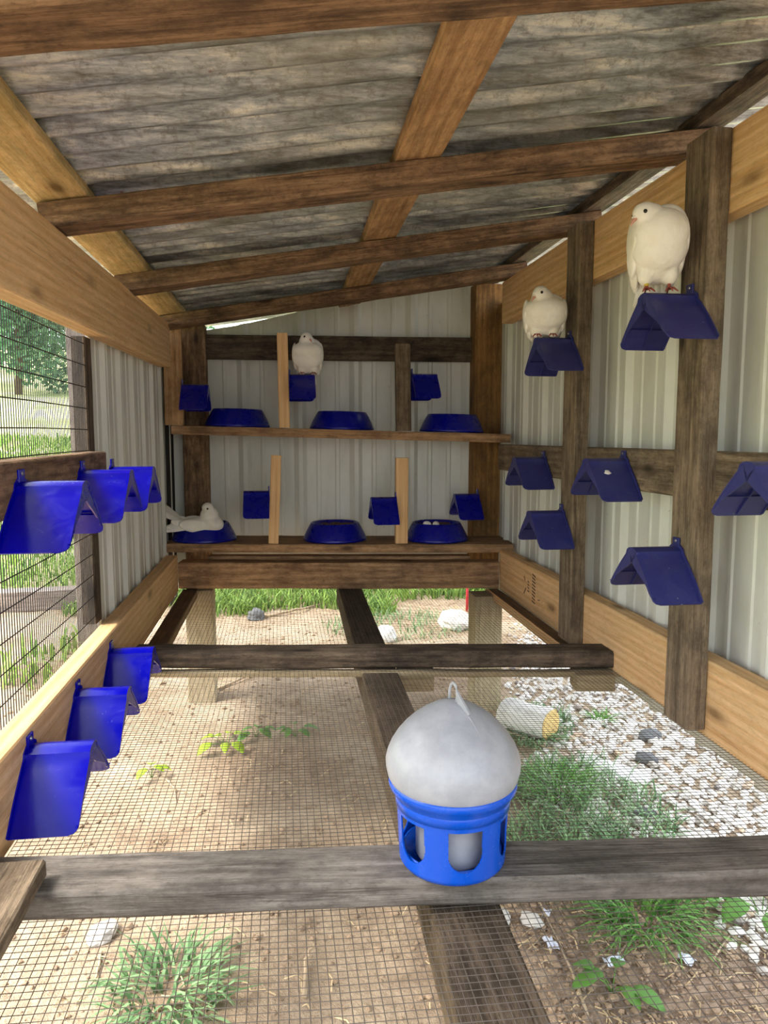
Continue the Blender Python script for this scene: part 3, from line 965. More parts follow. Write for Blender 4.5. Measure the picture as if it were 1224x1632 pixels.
# ------------------------------------------------------------------ doves
def blob(name, ells, mat, parent, voxel=.0032, smooth=6, scale_z=1):
    """One continuous surface grown around overlapping ellipsoids."""
    bm = bmesh.new()
    for (c, r, rot) in ells:
        res = bmesh.ops.create_icosphere(bm, subdivisions=3, radius=1)
        mt = Matrix.Translation(c) @ Matrix.Rotation(rot[2], 4, 'Z') @ Matrix.Rotation(rot[1], 4, 'Y') @ Matrix.Rotation(rot[0], 4, 'X') @ Matrix.Diagonal((r[0], r[1], r[2], 1))
        for v in res['verts']: v.co = mt @ v.co
    o = bm_obj(name, bm, mat, parent, True)
    rm = o.modifiers.new('r', 'REMESH'); rm.mode = 'VOXEL'; rm.voxel_size = voxel; rm.use_smooth_shade = True
    sm = o.modifiers.new('s', 'SMOOTH'); sm.factor = .6; sm.iterations = smooth
    bake(o)
    for p in o.data.polygons: p.use_smooth = True
    if mat and not o.data.materials: o.data.materials.append(mat)
    return o

def feather_fan(name, root_pts, tips, width, mat, parent, th=.0014, sidev=None):
    """Overlapping flat feathers: each a thin leaf shaped blade from root to tip."""
    objs = []
    for i, (a, b, nrm) in enumerate(zip(*[root_pts, tips, [None] * len(tips)])):
        a, b = Vector(a), Vector(b)
        d = (b - a); L = d.length; d.normalize()
        side = Vector(sidev) - d * Vector(sidev).dot(d) if sidev else Vector((0, 0, 1)).cross(d)
        if side.length < .1: side = Vector((1, 0, 0))
        side.normalize(); up = side.cross(d)
        vs, fs = [], []
        N = 8
        for k in range(N + 1):
            f = k / N
            w = width * (.55 + .45 * math.sin(min(1, f * 1.6) * math.pi / 2)) * (1 if f < .8 else math.sqrt(max(0.02, 1 - ((f - .8) / .2) ** 2)))
            c = a + d * L * f
            for s, u in ((-1, 0), (0, .35), (1, 0)):
                for t in (0, 1):
                    vs.append(c + side * w / 2 * s + up * (th * (u + t)))
        for k in range(N):
            o = k * 6
            fs += [(o, o + 2, o + 8, o + 6), (o + 2, o + 4, o + 10, o + 8), (o + 1, o + 7, o + 9, o + 3), (o + 3, o + 9, o + 11, o + 5), (o, o + 6, o + 7, o + 1), (o + 4, o + 5, o + 11, o + 10)]
        fs += [(0, 1, 3, 2), (2, 3, 5, 4), (N * 6, N * 6 + 2, N * 6 + 3, N * 6 + 1), (N * 6 + 2, N * 6 + 4, N * 6 + 5, N * 6 + 3)]
        objs.append(mesh_obj(name, vs, fs, mat, parent, True))
    return objs

def head_parts(root, hc, yaw, pitch, hr):
    """Eyes, cere and beak on a head centred at hc looking along yaw (0 = -Y) and pitch."""
    R = Matrix.Rotation(yaw, 3, 'Z') @ Matrix.Rotation(pitch, 3, 'X')
    fw, rt, up = R @ Vector((0, -1, 0)), R @ Vector((1, 0, 0)), R @ Vector((0, 0, 1))
    for s in (-1, 1):
        e = Vector(hc) + rt * s * hr * .80 + fw * hr * .42 + up * hr * .12
        bm = bmesh.new(); bmesh.ops.create_uvsphere(bm, u_segments=14, v_segments=8, radius=hr * .20)
        eo = bm_obj('eye', bm, M['eye'], root, True); eo.location = e
    hcv = Vector(hc)
    vs, fs = [], []
    p0 = hcv + fw * hr * .80 - up * hr * .12
    tube_geo(vs, fs, [p0, p0 + fw * hr * .45 - up * hr * .10, p0 + fw * hr * .85 - up * hr * .34, p0 + fw * hr * 1.02 - up * hr * .56], hr * .25, 8, .2)
    mesh_obj('beak', vs, fs, M['beak'], root, True)
    ce_ = blob('cere', [(p0 + fw * hr * .36 + up * hr * .10 + rt * s * hr * .1, (hr * .16, hr * .2, hr * .13), (0, 0, yaw)) for s in (-1, 1)], M['feather'], root, .0015, 2)
    return fw, rt, up

def feet(root, spots, hz, band=False):
    for i, (x, y) in enumerate(spots):
        vs, fs = [], []
        tube_geo(vs, fs, [(x, y + .004, hz), (x, y, hz * .5), (x, y, .005)], .0036, 8)
        for a, L in ((-.5, .026), (0, .03), (.5, .026), (math.pi, .016)):
            dx, dy = math.sin(a) * L, -math.cos(a) * L
            tube_geo(vs, fs, [(x, y, .006), (x + dx * .5, y + dy * .5, .0065), (x + dx, y + dy, .0012 - .004 * abs(math.cos(a)))], .0027, 6, .5)
        mesh_obj('foot', vs, fs, M['leg_red'], root, True)
        if band and i == 0:
            lathe('leg_band', [(.0042, hz * .42), (.0052, hz * .42), (.0052, hz * .42 + .007), (.0042, hz * .42 + .007)], M['band'], root, 14, closed=True).location = (x, y + .001, 0)

def standing_dove(label, loc, rotz, tall=1.0, wide=1.0, head=(-.045, -.025, .163), hyaw=-1.15, hpitch=.35, squat=0.0, tilt=0.0, band=False, cat='dove'):
    r = empty('white_dove', loc, rotz, label, cat, 'white doves')
    hz = .019 * (1 - squat)
    base = hz
    T = tall
    hd = Vector(head)
    mid = Vector((0, .004, base + .105 * T))
    neck = mid.lerp(hd, .55)
    ells = [((0, .022, base + .040 * T), (.042 * wide, .046, .040 * T), (0, 0, 0)),
            ((0, .004, base + .070 * T), (.055 * wide, .052, .055 * T), (0, 0, 0)),
            ((0, -.010, base + .095 * T), (.054 * wide, .047, .046 * T), (0, 0, 0)),
            ((.006, .010, base + .112 * T), (.047 * wide, .043, .036 * T), (0, 0, 0)),
            (neck, (.033, .033, .034), (0, 0, 0)),
            ((.016 * wide, .012, base + .120 * T), (.040, .038, .034 * T), (0, .2, 0)),
            (hd.lerp(neck, .35), (.026, .026, .028), (0, 0, 0)),
            (hd, (.0205, .023, .0205), (0, 0, hyaw)),
            (hd + Matrix.Rotation(hyaw, 3, 'Z') @ Vector((0, -.012, -.004)), (.013, .014, .012), (0, 0, 0))]
    # thighs
    for s in (-1, 1): ells.append(((s * .024, .006, base + .018), (.018, .020, .024), (0, 0, 0)))
    # tail root
    ells.append(((0, .05, base + .030 * T), (.026, .03, .020), (.5, 0, 0)))
    blob('body', ells, M['feather'], r)
    # folded wings
    for s in (-1, 1):
        w = blob('wing', [((s * .048 * wide, .016, base + .092 * T), (.010, .040, .044 * T), (0, s * -.06, 0)),
                          ((s * .046 * wide, .026, base + .060 * T), (.0095, .032, .046 * T), (.15, s * .04, 0)),
                          ((s * .038 * wide, .038, base + .030 * T), (.007, .018, .036 * T), (.35, s * .18, 0))], M['feather'], r, .0028, 4)
        for k in range(3):
            a = (s * (.046 - .003 * k) * wide, .030 + .008 * k, base + .05 * T)
            b = (s * (.034 - .005 * k) * wide, .050 + .012 * k, base - .004 - .004 * k)
            feather_fan('flight_feather', [a], [b], .016, M['feather'], r)
    # tail feathers hanging behind
    for k in range(-2, 3):
        feather_fan('tail_feather', [(k * .007, .052, base + .03)], [(k * .012, .080, base - .045)], .026, M['feather'], r)
    head_parts(r, hd, hyaw, hpitch, .0215)
    feet(r, [(-.023, 0), (.023, .0)], hz + .012, band)
    return r

standing_dove('large white dove preening on the nearest high right perch, yellow band on its leg', (.787, 1.505, 1.4545), math.radians(-14), tall=1.05, wide=1.06, head=(-.040, -.022, .155), hyaw=math.radians(-62), hpitch=.42, band=True)
standing_dove('white dove crouching on the farther high right perch', (.780, 2.165, 1.4455), math.radians(-16), tall=.80, wide=1.16, head=(-.018, -.030, .121), hyaw=math.radians(-50), hpitch=.35, squat=.85)
standing_dove('white dove on the back perch beside the upper pine stake, head turned right', (.110, 3.135, 1.4025), math.radians(-4), tall=.94, wide=1.16, head=(-.004, -.022, .148), hyaw=math.radians(42), hpitch=.25, squat=.85)

def sitting_dove():
    r = empty('white_dove', (-.355, 3.30, .735), 0, 'white dove sitting in the lower left nest bowl, tail raised to the left', 'dove', 'white doves')
    hd = Vector((.030, -.055, .094))
    ells = [((.015, -.035, .022), (.072, .050, .036), (0, .12, 0)),
            ((-.035, -.025, .022), (.065, .042, .028), (0, .05, 0)),
            ((.045, -.045, .034), (.045, .042, .034), (0, .3, 0)),
            ((.036, -.048, .062), (.036, .033, .036), (0, 0, 0)),
            (hd, (.0225, .0205, .0205), (0, 0, 0)),
            (hd + Vector((.010, -.004, -.004)), (.014, .013, .012), (0, 0, 0))]
    blob('body', ells, M['feather'], r)
    blob('wing', [((-.015, -.078, .026), (.062, .010, .026), (0, .15, .08)), ((-.06, -.070, .032), (.05, .007, .016), (0, .3, .1))], M['feather'], r, .0028, 4)
    blob('wing', [((-.015, .018, .030), (.062, .010, .026), (0, .15, -.08)), ((-.06, .01, .036), (.05, .007, .016), (0, .3, -.1))], M['feather'], r, .0028, 4)
    for k in range(4):
        feather_fan('flight_feather', [(-.045 + .008 * k, -.076, .018 + .006 * k)], [(-.145 + .016 * k, -.070, .012 + .010 * k)], .022, M['feather'], r, .0014, (0, .3, 1))
    for k in range(-2, 3):
        feather_fan('tail_feather', [(-.07, -.028 + k * .005, .038)], [(-.148, -.028 + k * .011, .092 + k * .005)], .026, M['feather'], r, .0014, (0, .45, .9))
    head_parts(r, hd, math.radians(66), .5, .0205)
    r.scale = (1.12, 1.12, 1.12)
sitting_dove()

# ------------------------------------------------------------------ drinker
def drinker():
    r = empty('pigeon_drinker', (.237, 1.000, .5445), 0, 'blue bird drinker with milky white domed tank on the nearest floor beam', 'drinker')
    # pierced cup wall
    def rad(z): return .0765 + .0055 * (z / .115)
    n, m = 432, 90
    H = .104
    win = [math.radians(-90 + 1 + k * 60) for k in range(6)]
    def hole(a, z):
        for w in win:
            d = (a - w + math.pi) % (2 * math.pi) - math.pi
            x = d * rad(z)
            hw = .0245
            if abs(x) < hw:
                if .046 <= z <= .080: return True
                if z < .046 and x * x / hw ** 2 + (z - .046) ** 2 / .025 ** 2 < 1: return True
        return False
    vs, fs = [], []
    for s in (0, 1):
        for i in range(n):
            a = 2 * math.pi * i / n
            for k in range(m + 1):
                z = H * k / m
                q = rad(z) - .0022 * s - (.004 * (1 - z / .008) ** 2 if z < .008 else 0)
                vs.append((q * math.cos(a), q * math.sin(a), z))
    N = n * (m + 1)
    keep = [[not hole(2 * math.pi * (i + .5) / n, H * (k + .5) / m) for k in range(m)] for i in range(n)]
    for i in range(n):
        j = (i + 1) % n
        for k in range(m):
            if not keep[i][k]: continue
            a, b, c, d = i * (m + 1) + k, j * (m + 1) + k, j * (m + 1) + k + 1, i * (m + 1) + k + 1
            fs.append((a, b, c, d)); fs.append((a + N, d + N, c + N, b + N))
            if not keep[j][k]: fs.append((b, b + N, c + N, c))
            if not keep[i - 1][k]: fs.append((a, d, d + N, a + N))
            if k > 0 and not keep[i][k - 1]: fs.append((a, a + N, b + N, b))
            if k < m - 1 and not keep[i][k + 1]: fs.append((d, c, c + N, d + N))
    cup = mesh_obj('cup', vs, fs, M['blue_drinker'], r, True)
    cup.data.set_sharp_from_angle(angle=math.radians(40))
    lathe('trough', [(0, .001), (.068, .001), (.0715, .004), (.0715, .020), (.069, .020), (.067, .006), (0, .005)], M['blue_drinker'], r, 64)
    lathe('rim', [(.0795, .096), (.084, .101), (.0855, .107), (.0905, .111), (.0925, .116), (.092, .122), (.0885, .124), (.087, .118), (.083, .112), (.078, .104), (.0775, .098)], M['blue_drinker'], r, 72, closed=True)
    lathe('collar', [(.0805, .086), (.0822, .0862), (.0832, .100), (.0800, .104)], M['blue_drinker'], r, 72)
    lathe('water_column', [(0, .006), (.050, .006), (.053, .012), (.053, .10), (.064, .112), (0, .112)], M['dome'], r, 48)
    prof = [(.0, .112), (.080, .112), (.0885, .118), (.0935, .128), (.0962, .140), (.0968, .150), (.0944, .160), (.0895, .172), (.0815, .185), (.0712, .1975), (.0592, .209), (.0465, .2185), (.0335, .2265), (.0215, .2320), (.010, .2355), (0, .2365)]
    dome = lathe('tank', prof, M['dome'], r, 72)
    # moulded seam and hanging loop
    seam = []
    for (q, z) in prof[5:-1]: seam.append((q + .0002, z))
    vs, fs = [], []
    sa = math.radians(-68)
    tube_geo(vs, fs, [(q * math.cos(sa), q * math.sin(sa), z) for q, z in seam[5:]], .0009, 6)
    mesh_obj('seam', vs, fs, M['dome'], r, True)
    lp = []
    for i in range(11):
        a = math.pi * i / 10
        lp.append((.010 * math.cos(a) * math.cos(sa) * 1.0, .010 * math.cos(a) * math.sin(sa), .235 + .026 * math.sin(a) ** .75 if 0 < i < 10 else .234))
    tube('hanging_loop', lp, .0021, M['dome'], r, 8)
    bm = bmesh.new()
    vv = []
    for s in (-.0016, .0016):
        for (q, z) in ((.006, .236), (.010, .252), (.040, .229), (.036, .224)):
            vv.append(bm.verts.new((q * math.cos(sa) - s * math.sin(sa), q * math.sin(sa) + s * math.cos(sa), z)))
    for f in ((0, 1, 2, 3), (7, 6, 5, 4), (0, 4, 5, 1), (1, 5, 6, 2), (2, 6, 7, 3), (3, 7, 4, 0)): bm.faces.new([vv[i] for i in f])
    bm_obj('gusset', bm, M['dome'], r)
    return r
drinker()

# ------------------------------------------------------------------ outdoors: gravel, stones, blocks
def stone_mesh(seed, s=1.0, sub=1, flat=.65):
    rs = random.Random(seed)
    bm = bmesh.new(); bmesh.ops.create_icosphere(bm, subdivisions=sub, radius=1)
    ax = (rs.uniform(.8, 1.25), rs.uniform(.65, 1.0), flat * rs.uniform(.75, 1.2))
    for v in bm.verts:
        k = 1 + rs.uniform(-.22, .22)
        v.co = Vector((v.co.x * ax[0] * k, v.co.y * ax[1] * k, v.co.z * ax[2] * k)) * s
    me = bpy.data.meshes.new('stone'); bm.to_mesh(me); bm.free()
    return me
def in_gravel(x, y):
    # right side strip, edge wandering
    e = .88 + .16 * noise.noise(Vector((y * 2, 0, 0))) + (max(0, 1.9 - y) * .20) + max(0, y - 2.6) * .32
    if y < 1.75: e += .10
    return x > e
gb = empty('gravel_bed', (1.3, 2.3, 0), label='white crushed gravel strip along the outside of the right wall', kind='structure')
variants = [stone_mesh(i) for i in range(8)]
for me in variants: me.materials.append(M['gravel_obj'])
rs = random.Random(3)
cand = []
for i in range(15000):
    y = 1.2 + 3.4 * rs.random() ** 1.4
    x = .7 + 1.5 * rs.random()
    if not in_gravel(x + rs.uniform(-.08, .08), y): continue
    if y > 4.0 and rs.random() < .5: continue
    r = rs.uniform(.007, .016) * (1 + .5 * (rs.random() ** 6))
    d = math.hypot(x, y)
    cand.append((r / d, x, y, r))
# what the camera cannot reach behind the wall line stays out of the individual set
def vis(x, y): 
    return x / y < .70 and x < .912 + (.912 * 0 + .66 * 0) + 1.16 / .66 * .912
cand.sort(reverse=True)
single = [c for c in cand if c[2] / 1 > 1.25 and c[1] / c[2] < .69][:290]
sset = set(single)
for (_, x, y, r) in single:
    o = bpy.data.objects.new('stone', variants[rs.randrange(8)])
    COL.objects.link(o); o.parent = gb
    o.matrix_parent_inverse = Matrix.Translation((-1.3, -2.3, 0))
    o.location = (x, y, gz(x, y) + r * .35); o.scale = (r,) * 3
    o.rotation_euler = (rs.uniform(-.4, .4), rs.uniform(-.4, .4), rs.uniform(0, 6.3))
def scatter_stones(name, items, mat, parent=None):
    vs, fs = [], []
    base = [([v.co.copy() for v in m.vertices], [tuple(p.vertices) for p in m.polygons]) for m in variants]
    for (x, y, z, r) in items:
        bv, bf = base[rs.randrange(8)]
        R = Matrix.Rotation(rs.uniform(0, 6.3), 3, 'Z') @ Matrix.Rotation(rs.uniform(-.5, .5), 3, 'X')
        b = len(vs)
        for v in bv: vs.append(R @ v * r + Vector((x, y, z + r * .3)))
        for f in bf: fs.append(tuple(b + i for i in f))
    return mesh_obj(name, vs, fs, mat, parent)
g = scatter_stones('gravel', [(x, y, gz(x, y), r) for (q, x, y, r) in cand if (q, x, y, r) not in sset], M['gravel'], gb)
fixp(g); tag(g, kind='stuff')
clods = []
for i in range(7000):
    x, y = rs.uniform(-1.2, 1.9), 1.1 + 4.2 * rs.random() ** 1.5
    if rs.random() < .35: x, y = rs.uniform(.3, 1.2), rs.uniform(1.15, 1.9)
    if in_gravel(x, y) and rs.random() < .8: continue
    clods.append((x, y, gz(x, y), rs.uniform(.002, .008) * (1 + rs.random() ** 8)))
tag(scatter_stones('soil_crumbs', clods, M['clod']), 'small soil crumbs and pebbles strewn over the bare soil', 'soil crumbs', kind='stuff')

def blades(name, spots, mat, label, hmin=.03, hmax=.1, w=.003, lean=.6, kind='stuff', parent=None, arc=.5):
    vs, fs = [], []
    for (x, y) in spots:
        h = random.uniform(hmin, hmax); a = random.uniform(0, 6.28); l = random.uniform(.1, lean) * h
        z = gz(x, y) - .003
        dx, dy = math.cos(a), math.sin(a)
        ww = w * random.uniform(.6, 1.4)
        b = len(vs)
        px, py = -dy * ww, dx * ww
        for f in (0, .5, .85):
            cx, cy, cz = x + dx * l * f * f * 1.6, y + dy * l * f * f * 1.6, z + h * (f - arc * .5 * f * f)
            k = 1 - f * .5
            vs += [(cx - px * k, cy - py * k, cz), (cx + px * k, cy + py * k, cz)]
        vs.append((x + dx * l * 1.7, y + dy * l * 1.7, z + h * (1 - arc * .6)))
        fs += [(b, b + 1, b + 3, b + 2), (b + 2, b + 3, b + 5, b + 4), (b + 4, b + 5, b + 6)]
    o = mesh_obj(name, vs, fs, mat, parent)
    return tag(o, label, 'grass', kind=kind)
rr = random.Random(11)
def disc(cx, cy, rx, ry, n):
    out = []
    for _ in range(n):
        a = rr.uniform(0, 6.28); q = math.sqrt(rr.random())
        out.append((cx + math.cos(a) * rx * q, cy + math.sin(a) * ry * q))
    return out
sp = []
for _ in range(13000):
    x, y = rr.uniform(-1.4, 1.9), rr.uniform(4.2, 6.4)
    if noise.noise(Vector((x * 1.6, y * 1.6, 8))) + (y - 4.72) * .9 > .02: sp.append((x, y))
blades('grass_verge', sp, M['grass'], 'bright green grass growing behind the coop seen under the back sill', .05, .16, .006)
blades('grass_patch', disc(.93, 2.1, .24, .34, 900) + disc(.78, 1.85, .2, .2, 500) + disc(1.0, 2.75, .14, .2, 220) + disc(.7, 4.3, .5, .3, 500), M['grass_cool'], 'cool green grass patch under the wire beside the gravel', .03, .09, .0028, .9)
sp = []
for _ in range(26000):
    x, y = rr.uniform(-7.5, -.9), rr.uniform(3.0, 15)
    t_ = noise.noise(Vector((x * .9, y * .9, 2)))
    if y > 5.5 or t_ > .12: sp.append((x, y))
blades('meadow_grass', sp, M['grass'], 'long meadow grass on the slope beyond the left wire wall', .05, .2, .009)

def tuft(label, cx, cy, r, n, mat, h=.12, w=.004, group=None):
    spots = disc(0, 0, r, r, n)
    vs, fs = [], []
    root = empty('grass_tuft', (cx, cy, gz(cx, cy)), 0, label, 'grass', group)
    z0 = gz(cx, cy)
    vs, fs = [], []
    for (x, y) in spots:
        a = math.atan2(y, x) + rr.uniform(-.9, .9); hh = h * rr.uniform(.4, 1); l = rr.uniform(.3, 1.0) * h
        dx, dy = math.cos(a), math.sin(a); ww = w * rr.uniform(.6, 1.4); b = len(vs)
        for f in (0, .35, .7):
            cx_, cy_ = x + dx * l * f * f * 1.3, y + dy * l * f * f * 1.3
            cz = hh * (f * 1.1 - .5 * f * f)
            k = 1 - .4 * f
            vs += [(cx_ + dy * ww * k, cy_ - dx * ww * k, cz), (cx_ - dy * ww * k, cy_ + dx * ww * k, cz)]
        vs.append((x + dx * l * 1.3, y + dy * l * 1.3, hh * .5))
        fs += [(b, b + 1, b + 3, b + 2), (b + 2, b + 3, b + 5, b + 4), (b + 4, b + 5, b + 6)]
    o = mesh_obj('blade', vs, fs, mat, root); tag(o, kind='stuff')
    return root
GT = 'grass tufts under the wire floor'
tuft('large pale green grass tuft under the wire in the bottom left corner', -.25, 1.47, .11, 190, M['grass_cool'], .10, .0038, GT)
tuft('tall feathery green weed clump under the wire at the lower right', .84, 1.56, .11, 260, M['weed'], .13, .003, GT)
tuft('small grass tuft in the gravel by the right rail', 1.26, 2.75, .035, 40, M['weed'], .07, .003, GT)
tuft('grass tuft in front of the white block', .93, 2.62, .09, 160, M['grass_cool'], .09, .003, GT)
tuft('dense grass tuft right of the drinker tank', .88, 2.22, .10, 230, M['weed'], .11, .003, GT)
tuft('low grass tuft left of the drinker bottom edge', .56, 1.74, .06, 90, M['grass_cool'], .05, .003, GT)

def weed(label, cx, cy, n, leaf, spread, mat, h=.04):
    root = empty('weed_plant', (cx, cy, gz(cx, cy)), rr.uniform(0, 6), label, 'weed', 'small weeds on the soil')
    vs, fs = [], []
    for k in range(n):
        a = k * 2.4 + rr.uniform(-.3, .3); q = spread * (.4 + .6 * k / n)
        tip = Vector((math.cos(a) * q, math.sin(a) * q, h * rr.uniform(.6, 1.1)))
        svs, sfs = [], []
        tube_geo(svs, sfs, [(0, 0, -.004), tip * .5 + Vector((0, 0, h * .15)), tip], .0012, 5)
        stem = mesh_obj('stem', svs, sfs, M['weed'], root, True)
        d = Vector((math.cos(a), math.sin(a), -.1)).normalized(); sd = Vector((-d.y, d.x, 0)); up = Vector((0, 0, 1))
        L = leaf * rr.uniform(.75, 1.2); W = L * .34
        vs, fs = [], []
        N = 6
        for i in range(N + 1):
            f = i / N; w = W * math.sin(math.pi * min(1, f * .93 + .07)) ** .8
            c = tip + d * L * f + up * (-.25 * L * f * f)
            vs += [c - sd * w + up * w * .3, c, c + sd * w + up * w * .3]
        for i in range(N):
            b = i * 3; fs += [(b, b + 1, b + 4, b + 3), (b + 1, b + 2, b + 5, b + 4)]
        lf = mesh_obj('leaf', vs, fs, mat, root, True)
        sd_ = lf.modifiers.new('t', 'SOLIDIFY'); sd_.thickness = .0006
    return root
weed('lone bright yellow-green seedling on the sunny soil near the left perches', -.455, 2.48, 4, .045, .03, M['weed_lit'])
weed('spreading weed with bright leaves left of centre beyond the seedling', -.225, 2.72, 7, .06, .07, M['weed_lit'])
weed('cool green weed right of the spreading bright weed', -.115, 2.80, 5, .055, .04, M['weed'])
weed('small dark green weed in the middle of the bare soil', .035, 2.78, 6, .055, .045, M['weed'])
weed('broad leaved weed at the bottom edge right of the joist', .66, 1.34, 6, .06, .05, M['weed'])
weed('broad leaved weed beside the far side of the bottom joist', .47, 1.80, 5, .06, .05, M['weed'])
weed('leafy green weed at the right below the near beam', 1.02, 1.66, 9, .07, .08, M['weed'], .07)
weed('grey green leafy weed in the lower right corner', 1.12, 1.52, 8, .07, .08, M['weed'], .06)

def rock(label, x, y, s, mat, flat=.6, seed=1, cat='stone', group='loose stones around the coop'):
    bm = bmesh.new(); bmesh.ops.create_icosphere(bm, subdivisions=3, radius=1)
    r_ = random.Random(seed); off = r_.uniform(0, 50)
    for v in bm.verts:
        k = 1 + .28 * noise.noise(v.co * 1.6 + Vector((off, 0, 0))) + .08 * noise.noise(v.co * 5)
        v.co = Vector((v.co.x * s[0], v.co.y * s[1], v.co.z * s[2])) * k
    o = bm_obj('stone', bm, mat, None, False)
    o.location = (x, y, gz(x, y) + s[2] * .5); o.rotation_euler = (0, 0, r_.uniform(0, 3))
    return tag(o, label, cat, group)
rock('round grey stone lying on the soil behind the coop at the left', -.176, 4.56, (.055, .05, .045), M['slate'], seed=2)
rock('large pale rock behind the right leg post', 1.02, 4.28, (.14, .10, .06), M['rock'], seed=3)
rock('white rock beside the joist far behind the middle beam', .56, 4.05, (.07, .06, .06), M['chunk'], seed=4)
rock('flat white slab in the grass left of the gravel', 1.10, 2.32, (.13, .055, .02), M['chunk'], seed=5)
rock('dark grey stone at the edge of the gravel', 1.26, 2.36, (.04, .03, .022), M['slate'], seed=6)
rock('larger dark stone on the gravel near the right rail', 1.37, 2.55, (.05, .03, .024), M['slate'], seed=7)
rock('dark stone near the gravel in front of the grass patch', 1.08, 2.02, (.034, .028, .02), M['slate'], seed=8)
rock('grey stone under the wire below the near beam at left', -.43, 1.68, (.04, .03, .016), M['rock'], seed=9)
rock('pale tan stone right of the joist below the near beam', .50, 1.60, (.030, .022, .014), M['rock'], seed=10)
rock('second pale tan stone right of the joist, the farther right one', .57, 1.58, (.030, .022, .014), M['rock'], seed=12)

def chunk():
    r = empty('white_block', (.93, 2.68, gz(.93, 2.68)), math.radians(-48), 'white chunky block with a yellow cut end lying under the wire', 'block')
    bm = bmesh.new()
    vs, fs = [], []
    N = 10; L = .20
    for i in range(N + 1):
        x = -L / 2 + L * i / N
        for k in range(12):
            a = 2 * math.pi * k / 12
            q = .066 * (1 + .10 * noise.noise(Vector((math.cos(a) * 2, math.sin(a) * 2, x * 12))))
            vs.append((x, q * math.cos(a) * 1.05, .055 + q * .9 * math.sin(a)))
    for i in range(N):
        for k in range(12):
            k2 = (k + 1) % 12; fs.append((i * 12 + k, i * 12 + k2, (i + 1) * 12 + k2, (i + 1) * 12 + k))
    fs.append(tuple(range(12)))
    mesh_obj('body', vs, fs, M['chunk'], r)
    cv = [(L / 2 + .001, v[1], v[2]) for v in vs[-12:]] + [(L / 2 + .006, v[1] * .9, .055 + (v[2] - .055) * .9) for v in vs[-12:]]
    cf = [(k, (k + 1) % 12, 12 + (k + 1) % 12, 12 + k) for k in range(12)] + [tuple(range(12, 24))]
    mesh_obj('cut_end', cv, cf, M['chunk_end'], r)['label'] = 'yellow cut end of the block'
chunk()

stake = empty('marker_stake', (1.18, 4.62, 0), 0, 'thin red stake standing in the soil behind the right leg post', 'stake')
tube('shaft', [(0, 0, -.02), (0, 0, .22)], .009, M['red'], stake, 8)
tube('cap', [(0, 0, .22), (0, 0, .235)], .011, M['red'], stake, 8, .6)

def stick(label, pts, r, mat='twig'):
    p0 = pts[0]
    root = [Vector((x - p0[0], y - p0[1], gz(x, y) - gz(p0[0], p0[1]) + z)) for x, y, z in pts]
    fine = []
    for i in range(len(root) - 1):
        for k in range(4):
            f = k / 4; q = root[i].lerp(root[i + 1], f)
            fine.append(q + Vector((rr.uniform(-1, 1), rr.uniform(-1, 1), rr.uniform(-.3, .8))) * r * .8)
    fine.append(root[-1])
    o = tube('stick', fine, r, M[mat], None, 7, .55)
    o.location = (p0[0], p0[1], gz(p0[0], p0[1]) + r)
    return tag(o, label, 'stick', 'sticks on the soil under the coop')
stick('pale straight stick pointing up the picture right of the joist at the bottom', [(.585, 1.28, 0), (.60, 1.45, .004), (.615, 1.68, .002)], .0036)
stick('crooked dark stick under the wire left of the joist at the bottom', [(.03, 1.42, 0), (.035, 1.50, .008), (.055, 1.56, .002)], .0055, 'twig')
stick('slanting pale stick at the lower right, leading to the weed clump', [(.60, 1.36, 0), (.72, 1.44, .003), (.78, 1.50, 0)], .003)
stick('long thin straw standing aslant near the lower right corner', [(.98, 1.52, 0), (1.03, 1.62, .03), (1.07, 1.72, .06)], .0022, 'straw')
stick('thin twig at the lower right beside the orange leaf', [(.92, 1.40, 0), (1.0, 1.46, .004), (1.06, 1.38, 0)], .0028)
stick('brown branch lying beyond the round grey stone', [(-.13, 4.60, 0), (.08, 4.75, .01), (.26, 4.95, 0)], .010)
stick('grey twig on the bare soil beyond the middle beam at left', [(-.30, 3.30, 0), (-.15, 3.50, .01), (-.02, 3.75, 0)], .006)
stick('short pale twig beside the lone seedling', [(-.40, 2.45, 0), (-.36, 2.36, .004), (-.345, 2.28, 0)], .0032)
stick('thin pale twig at the bottom left beside the grass tuft', [(-.42, 1.62, 0), (-.41, 1.54, .004), (-.435, 1.47, 0)], .0028)
stick('long pale stick lying across the grass in front of the white block', [(.78, 2.72, .02), (.95, 2.52, .01), (1.10, 2.40, 0)], .004)
stick('reddish twig lying before the pale rock behind the coop', [(.90, 4.15, 0), (1.1, 4.35, .01), (1.3, 4.7, 0)], .005)
# straw
vs, fs = [], []
for i in range(1900):
    x, y = rr.uniform(-.7, 1.25), 1.2 + 4.0 * rr.random() ** 1.4
    if x < .35 and rr.random() < .7: continue
    if in_gravel(x, y) and rr.random() < .8: continue
    a = rr.uniform(0, 3.14); L = rr.uniform(.015, .07); z = gz(x, y) + .004
    tube_geo(vs, fs, [(x, y, z), (x + math.cos(a) * L / 2, y + math.sin(a) * L / 2, z + rr.uniform(0, .012)), (x + math.cos(a + .2) * L, y + math.sin(a + .2) * L, z)], .0015, 3)
tag(mesh_obj('straw_litter', vs, fs, M['straw'], None), 'thin dry straw scattered on the soil', 'straw', kind='stuff')
